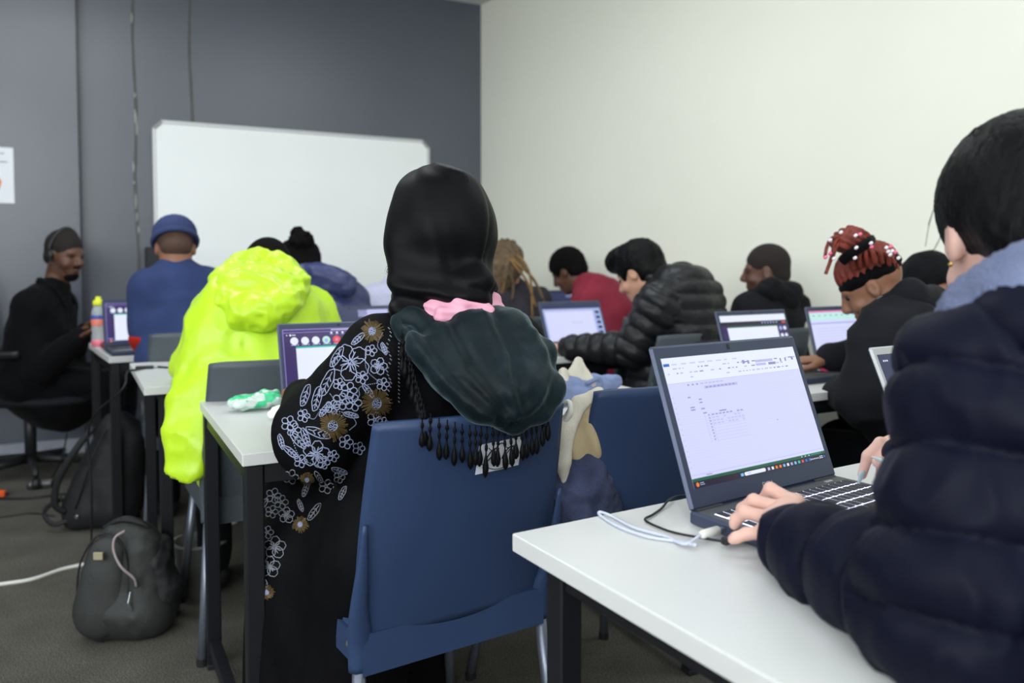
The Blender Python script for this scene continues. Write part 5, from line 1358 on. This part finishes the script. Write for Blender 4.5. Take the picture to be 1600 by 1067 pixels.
# grey knit hood lining standing up round the neck, coat collar outside it
nk = j['neck']
soft('knit_collar', chain([W(1500, 486, 0.83), W(1526, 472, 0.79), W(1566, 450, 0.76), W(1614, 428, 0.75), W(1680, 420, 0.80)], [0.022, 0.024, 0.026, 0.028, 0.03], k=0.02) + chain([W(1506, 510, 0.82), W(1545, 500, 0.775), W(1612, 475, 0.735)], [0.022, 0.028, 0.034], k=0.02), 0.006, M_fleece, t, lambda V, N: 0.0015 * np.sin((V[:, 0] + V[:, 2]) * 500))
soft('coat_hood', chain([W(1515, 548, 0.80), W(1560, 528, 0.755), W(1620, 500, 0.725), W(1700, 490, 0.74)], [0.026, 0.032, 0.036, 0.04], k=0.03), 0.007, M_puff, t, wrinkle(0.005, (24, 24, 24)))
soft('hair', [hd.e((0, -0.012, 0.040), (0.089, 0.112, 0.102), 0.02), hd.e((0, -0.075, -0.02), (0.070, 0.045, 0.070), 0.03), hd.e((0, -0.10, -0.05), (0.045, 0.03, 0.05), 0.03), hd.e((0, 0.13, -0.05), (0.14, 0.095, 0.115), 0.012, '-'), hd.e((-0.095, 0.012, -0.035), (0.030, 0.042, 0.050), 0.008, '-'), hd.e((0.095, 0.012, -0.035), (0.030, 0.042, 0.050), 0.008, '-')], 0.0055, M_hairb, t,
     lambda V, N: 0.0007 * np.sin(((V - hd.H) @ hd.U) * 900 + 5 * vnoise(V * 14)) + 0.001 * vnoise(V * 40))
rw = random.Random(2)
wis = [[W(1476, 275, 0.90), W(1464, 312, 0.90), W(1452, 350, 0.90), W(1446, 385, 0.90)], [W(1474, 292, 0.90), W(1458, 330, 0.90), W(1450, 352, 0.90)], [W(1482, 345, 0.89), W(1458, 392, 0.89), W(1442, 404, 0.89), W(1468, 396, 0.89)], [W(1486, 245, 0.90), W(1472, 290, 0.90), W(1462, 335, 0.90)]]
for k in range(14):
    x = 1505 + k * 7 + rw.uniform(-4, 4); wis.append([W(x, 216 - k * 2.2, 0.91), W(x + rw.uniform(4, 16), 205 - k * 1.9 + rw.uniform(-6, 4), 0.91), W(x + rw.uniform(18, 46), 198 - k * 1.4 + rw.uniform(-7, 8), 0.915)])
strands('stray_hair', M_hairb, t, wis, 0.0006, 0.5, 4)['kind'] = 'stuff'
ear = hd.p(-0.072, -0.006, -0.040)
MB().lathe([(0.001, -0.003), (0.003, 0), (0.001, 0.003)], ear - hd.R * 0.01, 8).build('earring', mat('gold', srgb(212, 170, 90), rough=0.25, metal=1.0), t, world=True)
# ================================================================ small things
# bottle
bp_ = Wz(155, 541, DZ)
t = root('drink_bottle', (bp_[0], bp_[1], DZ), 'clear plastic drink bottle with a yellow cap and pink base', 'bottle')
M_clear = mat('clear_plastic', srgb(225, 235, 238), rough=0.1, alpha=0.35, spec=0.6)
MB().lathe([(0.024, 0.002), (0.031, 0.008), (0.031, 0.05), (0.029, 0.06), (0.031, 0.075), (0.031, 0.135), (0.029, 0.15), (0.030, 0.158), (0.020, 0.185), (0.015, 0.192)], n=20).build('bottle_body', M_clear, t, smooth=True)
MB().lathe([(0.0235, 0.0), (0.0316, 0.006), (0.0318, 0.028), (0.031, 0.030)], n=20).build('pink_base', mat('pink_label', srgb(232, 120, 140), rough=0.4), t, smooth=True)
MB().lathe([(0.0315, 0.095), (0.0318, 0.098), (0.0318, 0.122), (0.0315, 0.124)], n=20).build('label_band', mat('coral_label', srgb(226, 128, 110), rough=0.4), t, smooth=True)
MB().lathe([(0.0315, 0.126), (0.0318, 0.127), (0.0318, 0.142), (0.0315, 0.143)], n=20).build('label_stripe', mat('blue_label', srgb(70, 84, 160), rough=0.4), t, smooth=True)
MB().lathe([(0.021, 0.186), (0.023, 0.190), (0.023, 0.206), (0.019, 0.210), (0.012, 0.213), (0.012, 0.224), (0.009, 0.227)], n=20).build('cap', mat('yellow_plastic', srgb(220, 226, 50), rough=0.4), t, smooth=True)

def cable(name, label, pts, r, m, cat='cable', n=8):
    mb = MB(); mb.tube(smooth_pts(pts, n), r, n=8); return tag(mb.build(name, m, smooth=True), label, cat)
M_wcab = mat('white_cable', srgb(214, 214, 208), rough=0.5); M_bcab = mat('black_cable', srgb(22, 22, 24), rough=0.5); M_gcab = mat('pale_grey_cable', srgb(190, 196, 214), rough=0.45)
# earphones and phone on the far desk
e = Wz(168, 546, DZ)
t = root('computer_mouse', (e[0], e[1], DZ), 'small dark red mouse at the foot of the drink bottle', 'mouse', 40)
M_mouse = mat('dark_red_plastic', srgb(120, 60, 70), rough=0.4)
V_, F_ = sdf([ell((0, 0, 0.012), (0.028, 0.048, 0.020), 0.01), cap((-0.1, 0, -0.02), (0.1, 0, -0.02), 0.02, 0.02, 0.004, mode='-')], 0.005)
obj('mouse_shell', V_ - V3(0, 0, V_[:, 2].min()), F_, M_mouse, t, smooth=True)
MB().box((-0.003, 0.02, 0.028), (0.003, 0.034, 0.033), 0.001).build('scroll_wheel', M_blk, t)
# cable on desk 2
z = DZ + 0.004
cable('power_cable', 'black cable hanging over the end of the desk by the neon jacket', [Wz(262, 574, z), Wz(240, 573, z), Wz(222, 576, z), Wz(212, 578, z + 0.002), Wz(203, 582, z) + V3(-0.01, 0, 0.0), Wz(200, 590, z) + V3(-0.02, 0, -0.04), V3(-1.46, 2.72, 0.55), V3(-1.47, 2.74, 0.30), V3(-1.50, 2.78, 0.006)], 0.0035, M_bcab)
a_ = Wz(226, 575, z)
t = root('cable_plug', (a_[0], a_[1], DZ), 'black plug lying on the desk end by the neon jacket', 'plug', 20)
MB().box((-0.03, -0.006, 0.0005), (0.03, 0.006, 0.0125), 0.003).build('plug_body', M_blk, t); MB().box((0.03, -0.004, 0.003), (0.042, 0.004, 0.010), 0.001).build('plug_tip', M_metal, t)

# packet on desk 3
pk = Wz(402, 640, DZ)
t = root('snack_packet', (pk[0], pk[1], DZ), 'crumpled clear and green plastic packet on the desk corner', 'packet', 28)
M_film = mat('clear_film', srgb(220, 236, 228), rough=0.2, alpha=0.75, spec=0.6); M_gfilm = mat('green_print', srgb(70, 200, 140), rough=0.3)
V_, F_ = sdf([ell((0, 0, 0.014), (0.062, 0.040, 0.018), 0.02), ell((0.03, 0.01, 0.018), (0.03, 0.03, 0.018), 0.02), ell((-0.04, -0.01, 0.010), (0.03, 0.025, 0.012), 0.02)], 0.004, lambda V, N: 0.006 * vnoise(V * 55) + 0.003 * vnoise(V * 120))
V_[:, 2] -= V_[:, 2].min()
mi = ((vnoise(V_[F_].mean(1) * np.array([34, 60, 20]) + 4) > 0.18)).astype(int)
obj('packet_film', V_, F_, [M_film, M_gfilm], t, smooth=True, midx=mi)
tp = Wz(436, 656, DZ)
t = root('crumpled_tissue', (tp[0] + 0.004, tp[1], DZ), 'crumpled white tissue beside the flowered sleeve', 'tissue')
V_, F_ = sdf([ell((0, 0, 0.014), (0.028, 0.022, 0.016), 0.01), ell((0.012, -0.008, 0.02), (0.016, 0.016, 0.012), 0.01)], 0.003, lambda V, N: 0.006 * vnoise(V * 90))
V_[:, 2] -= V_[:, 2].min(); obj('tissue_paper', V_, F_, mat('tissue', srgb(238, 238, 232), rough=0.9), t, smooth=True)

# cables of the big laptop
z = DZ + 0.003
pe = np.array(LM[:3, 3]); Rz = dirs(DELL_YAW)
lw = hc[:2] - Rz[0][:2] * DELL_W / 2 - Rz[1][:2] * 0.055        # left side of the base
plug = V3(lw[0], lw[1], DZ + 0.012)
cable('white_usb_cable', 'white cable looping on the nearest desk into the big laptop', [plug - Rz[0] * 0.045, plug - Rz[0] * 0.075 - UP * 0.006, Wz(1040, 838, z), Wz(990, 824, z), Wz(955, 806, z), Wz(938, 800, z + 0.004), Wz(938, 805, z), Wz(965, 822, z), Wz(1010, 838, z), Wz(1060, 846, z), Wz(1112, 852, z + 0.006) - V3(0.02, 0, 0)], 0.0022, M_gcab)
t = root('usb_plug', plug - UP * 0.004, 'white plug in the side of the big laptop', 'plug', DELL_YAW)
MB().tube([(-0.046, 0, 0.004), (-0.040, 0, 0.004), (-0.012, 0, 0.004)], [0.004, 0.0062, 0.0062], n=12).build('plug_body', M_wcab, t, smooth=True); MB().box((-0.013, -0.004, 0.0015), (-0.0005, 0.004, 0.0065)).build('plug_tip', M_metal, t)
p2 = V3(*(hc[:2] - Rz[0][:2] * DELL_W / 2 - Rz[1][:2] * 0.085), DZ + 0.010)
cable('black_charging_cable', 'black cable curling from the big laptop over the back of the desk', [p2 - Rz[0] * 0.035, Wz(1062, 834, z), Wz(1030, 824, z), Wz(1008, 812, z), Wz(1020, 804, z), Wz(1034, 794, z), Wz(1044, 782, z + 0.004), Wz(1056, 776, z), Wz(1072, 774, z)], 0.0018, M_bcab)
t = root('charger_plug', p2 - UP * 0.005, 'black plug in the side of the big laptop', 'plug', DELL_YAW)
MB().box((-0.036, -0.0055, 0), (-0.0005, 0.0055, 0.010), 0.002).build('plug_body', M_blk, t)

# ---- denim jacket heaps
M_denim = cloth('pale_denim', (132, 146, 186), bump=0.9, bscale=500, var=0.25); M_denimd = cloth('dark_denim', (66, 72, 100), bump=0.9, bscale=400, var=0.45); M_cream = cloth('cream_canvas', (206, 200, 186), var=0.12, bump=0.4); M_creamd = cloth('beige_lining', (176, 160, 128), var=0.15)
d0 = Wz(905, 632, DZ)
t = root('denim_bag', (d0[0], d0[1], DZ), 'pale denim and cream cloth bag heaped on the desk beside the velvet shawl', 'bag')
soft('denim_cloth', [cap(W(865, 618, 2.10), W(935, 606, 2.22), 0.045, 0.035, 0.03), cap(W(880, 606, 2.16), W(960, 598, 2.32), 0.035, 0.022, 0.02), cap(W(880, 630, 2.08), W(925, 622, 2.12), 0.03, 0.025, 0.02)], 0.006, M_denim, t, lambda V, N: 0.008 * (0.4 - np.abs(vnoise(V * np.array([18, 18, 50])))) + 0.003 * vnoise(V * 60))
soft('cream_flap', [cap(W(903, 563, 2.18), W(896, 598, 2.15), 0.009, 0.034, 0.006, side=V3(1, 0, 0), flat=0.5), cap(W(908, 565, 2.18), W(916, 600, 2.16), 0.007, 0.026, 0.012, side=V3(1, 0, 0), flat=0.5), cap(W(880, 583, 2.14), W(880, 604, 2.12), 0.014, 0.022, 0.012)], 0.0045, M_cream, t, lambda V, N: 0.007 * (0.35 - np.abs(vnoise(V * np.array([40, 40, 26])))))
MB().tube(smooth_pts([W(915, 600, 2.12), W(935, 592, 2.14), W(938, 602, 2.14), W(920, 612, 2.10)], 5), 0.007, n=8, flat=0.5).build('strap', M_denim, t, smooth=True, world=True)
# jacket hung beside the second chair
jp = W(905, 800, 1.72)
t = root('hanging_jacket', (jp[0], 1.72, 0.46), 'cream-lined denim jacket hanging between the two blue chairs', 'jacket')
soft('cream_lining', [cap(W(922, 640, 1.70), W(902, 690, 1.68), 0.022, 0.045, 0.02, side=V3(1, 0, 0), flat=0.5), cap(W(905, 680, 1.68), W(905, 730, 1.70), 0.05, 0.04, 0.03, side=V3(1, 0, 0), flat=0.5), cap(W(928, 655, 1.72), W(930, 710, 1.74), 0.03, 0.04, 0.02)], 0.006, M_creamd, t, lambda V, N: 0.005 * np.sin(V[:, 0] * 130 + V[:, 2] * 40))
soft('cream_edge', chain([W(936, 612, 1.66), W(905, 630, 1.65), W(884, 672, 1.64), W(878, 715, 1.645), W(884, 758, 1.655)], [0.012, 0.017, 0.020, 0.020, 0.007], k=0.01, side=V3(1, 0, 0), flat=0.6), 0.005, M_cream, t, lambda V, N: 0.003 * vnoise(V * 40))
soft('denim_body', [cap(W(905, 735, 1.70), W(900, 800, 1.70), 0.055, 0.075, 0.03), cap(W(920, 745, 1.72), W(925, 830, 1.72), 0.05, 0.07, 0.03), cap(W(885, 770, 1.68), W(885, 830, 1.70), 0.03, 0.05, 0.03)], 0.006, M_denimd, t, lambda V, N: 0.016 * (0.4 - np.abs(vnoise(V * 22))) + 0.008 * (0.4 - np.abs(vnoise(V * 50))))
tag(MB().tube(smooth_pts([W(872, 640, 1.66), W(888, 628, 1.64), W(891, 645, 1.63), W(880, 660, 1.64), W(872, 655, 1.66)], 6), 0.006, n=8).build('white_loop', M_wcab, t, smooth=True, world=True))

# ---- pink phone held by the red-braided woman's neighbour
pp = W(1304, 545, 2.62)
t = root('pink_pen', (pp[0], pp[1], DZ), 'pink pen case lying in front of the pink-topped screen', 'pen case', 15)
V_, F_ = sdf([cap((-0.045, 0, 0.018), (0.05, 0.01, 0.02), 0.016, 0.012, 0.005), cap((0.02, 0, 0.03), (0.06, 0.01, 0.036), 0.008, 0.006, 0.005)], 0.004)
V_[:, 2] -= V_[:, 2].min(); obj('case', V_, F_, mat('pink_rubber', srgb(226, 70, 120), rough=0.4), t, smooth=True)
MB().tube([(-0.05, 0.0, 0.018), (-0.066, -0.002, 0.018)], [0.010, 0.005], n=10).build('tip', M_bead, t, smooth=True)

# ---- backpacks
M_pack = mat('charcoal_coated_canvas', srgb(44, 46, 45), rough=0.55, var=0.12, vscale=10, bump=0.3, bscale=200, spec=0.4); M_packb = mat('black_nylon_pack', srgb(22, 22, 25), rough=0.65, bump=0.4, bscale=200)
g = Wz(203, 986, 0.0); base = V3(g[0], g[1], 0)
t = root('backpack', base, 'charcoal backpack with a small tan patch, upright on the carpet by the aisle', 'backpack', 12)
def bp(x, y, z_): return base + V3(x, y, z_)
soft('pack_body', [cap(bp(-0.045, -0.01, 0.09), bp(-0.02, 0.02, 0.29), 0.105, 0.082, 0.05, side=V3(1, 0.2, 0), flat=0.75), cap(bp(0.06, 0.0, 0.09), bp(0.05, 0.0, 0.27), 0.09, 0.068, 0.05), cap(bp(-0.05, -0.02, 0.07), bp(0.05, -0.02, 0.06), 0.085, 0.08, 0.05), ell(bp(0, 0, -0.10), (0.4, 0.4, 0.102), 0.02, mode='-')], 0.007, M_pack, t, lambda V, N: 0.006 * vnoise(V * np.array([14, 14, 10])) + 0.003 * vnoise(V * 34))
soft('front_panel', [cap(bp(-0.060, -0.085, 0.10), bp(-0.045, -0.058, 0.27), 0.082, 0.062, 0.03, side=V3(1, 0.1, 0), flat=0.35)], 0.006, M_pack, t, lambda V, N: 0.004 * vnoise(V * np.array([20, 20, 14])))
soft('side_pocket', [cap(bp(0.10, 0.0, 0.10), bp(0.085, 0.02, 0.27), 0.06, 0.045, 0.04), cap(bp(0.09, -0.01, 0.22), bp(0.135, 0.0, 0.15), 0.04, 0.035, 0.04)], 0.007, M_packb, t, wrinkle(0.008, (24, 24, 24)))
mb = MB(); mb.tube(smooth_pts([bp(-0.135, -0.075, 0.12), bp(-0.120, -0.075, 0.25), bp(-0.07, -0.065, 0.335), bp(-0.01, -0.06, 0.335), bp(0.03, -0.07, 0.26), bp(0.04, -0.085, 0.12)], 6), 0.0035, n=6); mb.build('piping', M_packb, t, smooth=True, world=True)
mb = MB(); mb.tube(smooth_pts([bp(-0.08, 0.0, 0.34), bp(-0.02, -0.01, 0.37), bp(0.05, 0.0, 0.355), bp(0.075, 0.02, 0.32)], 6), 0.008, n=8, flat=0.6); mb.build('top_zip', M_packb, t, smooth=True, world=True)
mb = MB(); mb.tube(smooth_pts([bp(0.02, -0.06, 0.352), bp(-0.005, -0.075, 0.335), bp(0.0, -0.095, 0.30), bp(0.03, -0.11, 0.255), bp(0.065, -0.10, 0.215), bp(0.068, -0.09, 0.185)], 6), 0.004, n=8); mb.build('hanging_strap', mat('pinkish_grey_cord', srgb(150, 138, 138), rough=0.6), t, smooth=True, world=True)
pz_ = V3(-0.045, -0.108, 0.285)
MB().box(pz_ + V3(-0.017, 0.004, -0.011), pz_ + V3(0.013, 0.012, 0.012), 0.001, M=None).build('tan_patch', mat('tan_leather', srgb(158, 150, 124), rough=0.6), t)
mb = MB(); mb.tube([bp(0.052, -0.098, 0.17), bp(0.050, -0.108, 0.14), bp(0.058, -0.108, 0.115)], [0.002, 0.004, 0.004], n=6); mb.build('zip_pull', M_metal, t, world=True)
t.rotation_euler = (0, 0, 0); t.scale = (0.90, 0.90, 0.92)

g = Wz(135, 830, 0.0); base = V3(g[0] + 0.03, g[1] + 0.05, 0)
t = root('backpack', base, 'slim black backpack slumped against the far desk legs', 'backpack')
soft('pack_body', [cap(bp(-0.05, 0, 0.08), bp(0.07, 0.03, 0.40), 0.105, 0.085, 0.04, side=V3(1, 0, 0), flat=0.75), cap(bp(0.06, 0.03, 0.09), bp(0.10, 0.04, 0.36), 0.10, 0.08, 0.04), ell(bp(0, 0, -0.10), (0.4, 0.4, 0.102), 0.02, mode='-')], 0.010, M_packb, t, wrinkle(0.006, (12, 12, 10)))
mb = MB(); mb.tube(smooth_pts([bp(0.02, -0.07, 0.44), bp(-0.05, -0.09, 0.34), bp(-0.12, -0.09, 0.22), bp(-0.14, -0.08, 0.12), bp(-0.11, -0.06, 0.08)], 6), 0.014, n=8, flat=0.4); mb.build('shoulder_strap', M_packb, t, smooth=True, world=True)
mb = MB(); mb.tube(smooth_pts([bp(-0.12, -0.06, 0.14), bp(-0.19, -0.05, 0.10), bp(-0.20, -0.05, 0.06), bp(-0.15, -0.07, 0.035), bp(-0.10, -0.06, 0.05)], 6), 0.010, n=8, flat=0.4); mb.build('loose_strap', M_packb, t, smooth=True, world=True)
mb = MB(); mb.tube(smooth_pts([bp(-0.06, -0.075, 0.10), bp(0.00, -0.07, 0.28), bp(0.06, -0.05, 0.43)], 6), 0.004, n=6); mb.build('front_zip', M_packb, t, smooth=True, world=True)
MB().lathe([(0.006, 0), (0.009, 0.003), (0.006, 0.008)], bp(-0.05, -0.08, 0.07), 8, axis=(0, -1, 0)).build('zip_pull', M_metal, t, world=True)

# ---- waste bin behind the near desk leg
g = Wz(315, 925, 0.0)
t = root('waste_bin', (g[0], g[1], 0), 'dark grey plastic waste bin on the carpet under the desk', 'bin')
M_bin = mat('dark_grey_bin', srgb(100, 102, 98), rough=0.6)
MB().lathe([(0.06, 0.0), (0.065, 0.004), (0.082, 0.17), (0.087, 0.172), (0.087, 0.182), (0.080, 0.182), (0.062, 0.012), (0.002, 0.010)], n=28).build('bin_shell', M_bin, t, smooth=True)
MB().tube([(0.088 * math.cos(a), 0.088 * math.sin(a), 0.177) for a in np.linspace(0, 2 * math.pi, 29)], 0.004, n=6).build('rim', M_bin, t, smooth=True)

# ---- cables and bits on the carpet
zc = 0.006
cable('floor_cable', 'long white cable lying across the carpet behind the charcoal backpack', [Wz(-80, 925, zc), Wz(0, 913, zc), Wz(50, 905, zc), Wz(95, 890, zc), Wz(130, 882, zc), Wz(200, 868, zc), Wz(262, 849, zc), Wz(285, 838, zc), Wz(330, 830, zc), Wz(370, 815, zc)], 0.007, M_wcab)
cable('black_floor_cable', 'black cable on the carpet running to the slumped backpack', [Wz(-30, 778, zc), Wz(20, 779, zc), Wz(60, 777, zc), Wz(95, 772, zc), Wz(120, 774, zc)], 0.006, M_bcab)
cable('thin_floor_cable', 'thin dark cable on the carpet beyond the white one', [Wz(-30, 812, 0.004), Wz(15, 806, 0.004), Wz(50, 802, 0.004), Wz(85, 806, 0.004)], 0.0035, M_bcab)
g = Wz(64, 762, 0.0)
t = root('power_adapter', (g[0], g[1], 0), 'small dark power adapter on the carpet by the wall', 'adapter', 20)
MB().box((-0.055, -0.03, 0), (0.055, 0.03, 0.032), 0.005).build('adapter_case', M_blk, t); MB().box((-0.05, -0.0303, 0.018), (0.05, 0.0303, 0.033), 0.004).build('grey_lid', mat('mid_grey_plastic', srgb(120, 120, 118), rough=0.6), t)
MB().tube(smooth_pts([(0.0, 0.03, 0.016), (0.02, 0.10, 0.008), (0.06, 0.2, 0.10), (0.08, 0.24, 0.22)], 6), 0.004, n=6).build('lead', M_bcab, t, smooth=True)
g = Wz(2, 776, 0.0)
t = root('orange_plug', (g[0], g[1], 0), 'orange plug at the end of the black floor cable', 'plug')
MB().box((-0.02, -0.012, 0), (0.02, 0.012, 0.03), 0.004).build('plug_body', mat('orange_plastic', srgb(226, 92, 40), rough=0.5), t); MB().box((0.02, -0.006, 0.008), (0.034, 0.006, 0.02), 0.002).build('plug_neck', M_blk, t)
g = Wz(201, 776, 0.0)
t = root('extension_socket', (g[0], g[1], 0), 'white and orange extension socket on the carpet between desk legs', 'socket', 25)
MB().box((-0.03, -0.09, 0), (0.03, 0.09, 0.035), 0.005).build('socket_case', M_wcab, t); MB().box((-0.018, -0.088, 0.035), (0.018, -0.04, 0.07), 0.004).build('orange_switch', mat('orange_plastic', srgb(226, 92, 40)), t)

# ---- the coat wearer's office chair
oc = V3(-2.50, 4.08, 0)
t = root('office_chair', oc, 'black office chair with curved armrests under the man in the coat', 'chair')
M_oc = cloth('black_seat_cloth', (30, 31, 35))
soft('seat', [cap(oc + V3(-0.10, 0, 0.42), oc + V3(0.17, -0.02, 0.42), 0.22, 0.21, 0.02, side=V3(0, 1, 0), flat=0.22)], 0.012, M_oc, t)
soft('backrest', [cap(oc + V3(-0.30, 0.02, 0.62), oc + V3(-0.34, 0.02, 0.92), 0.20, 0.19, 0.02, side=V3(0.05, 1, 0), flat=0.2)], 0.012, M_oc, t)
for s in (-1, 1):
    y = s * 0.27
    MB().tube(smooth_pts([oc + V3(-0.12, y * 0.8, 0.42), oc + V3(-0.22, y, 0.50), oc + V3(-0.20, y, 0.62), oc + V3(-0.05, y, 0.655), oc + V3(0.12, y, 0.665)], 6), 0.022, n=10, flat=0.6).build('armrest', M_blk, t, smooth=True, world=True)
MB().tube([oc + V3(0, 0, 0.08), oc + V3(0, 0, 0.38)], 0.028, n=12).build('gas_column', M_blk, t, smooth=True, world=True)
for k in range(5):
    a = k * 2 * math.pi / 5 + 0.3; q = oc + V3(0.29 * math.cos(a), 0.29 * math.sin(a), 0.07)
    sp = MB().tube([oc + V3(0, 0, 0.10), q], [0.026, 0.016], n=8).build('base_spoke', M_blk, t, smooth=True, world=True)
    MB().lathe([(0.01, -0.02), (0.026, -0.016), (0.026, 0.016), (0.01, 0.02)], q - UP * 0.042, 12, axis=(-math.sin(a), math.cos(a), 0)).build('castor', M_blk, sp, smooth=True, world=True)
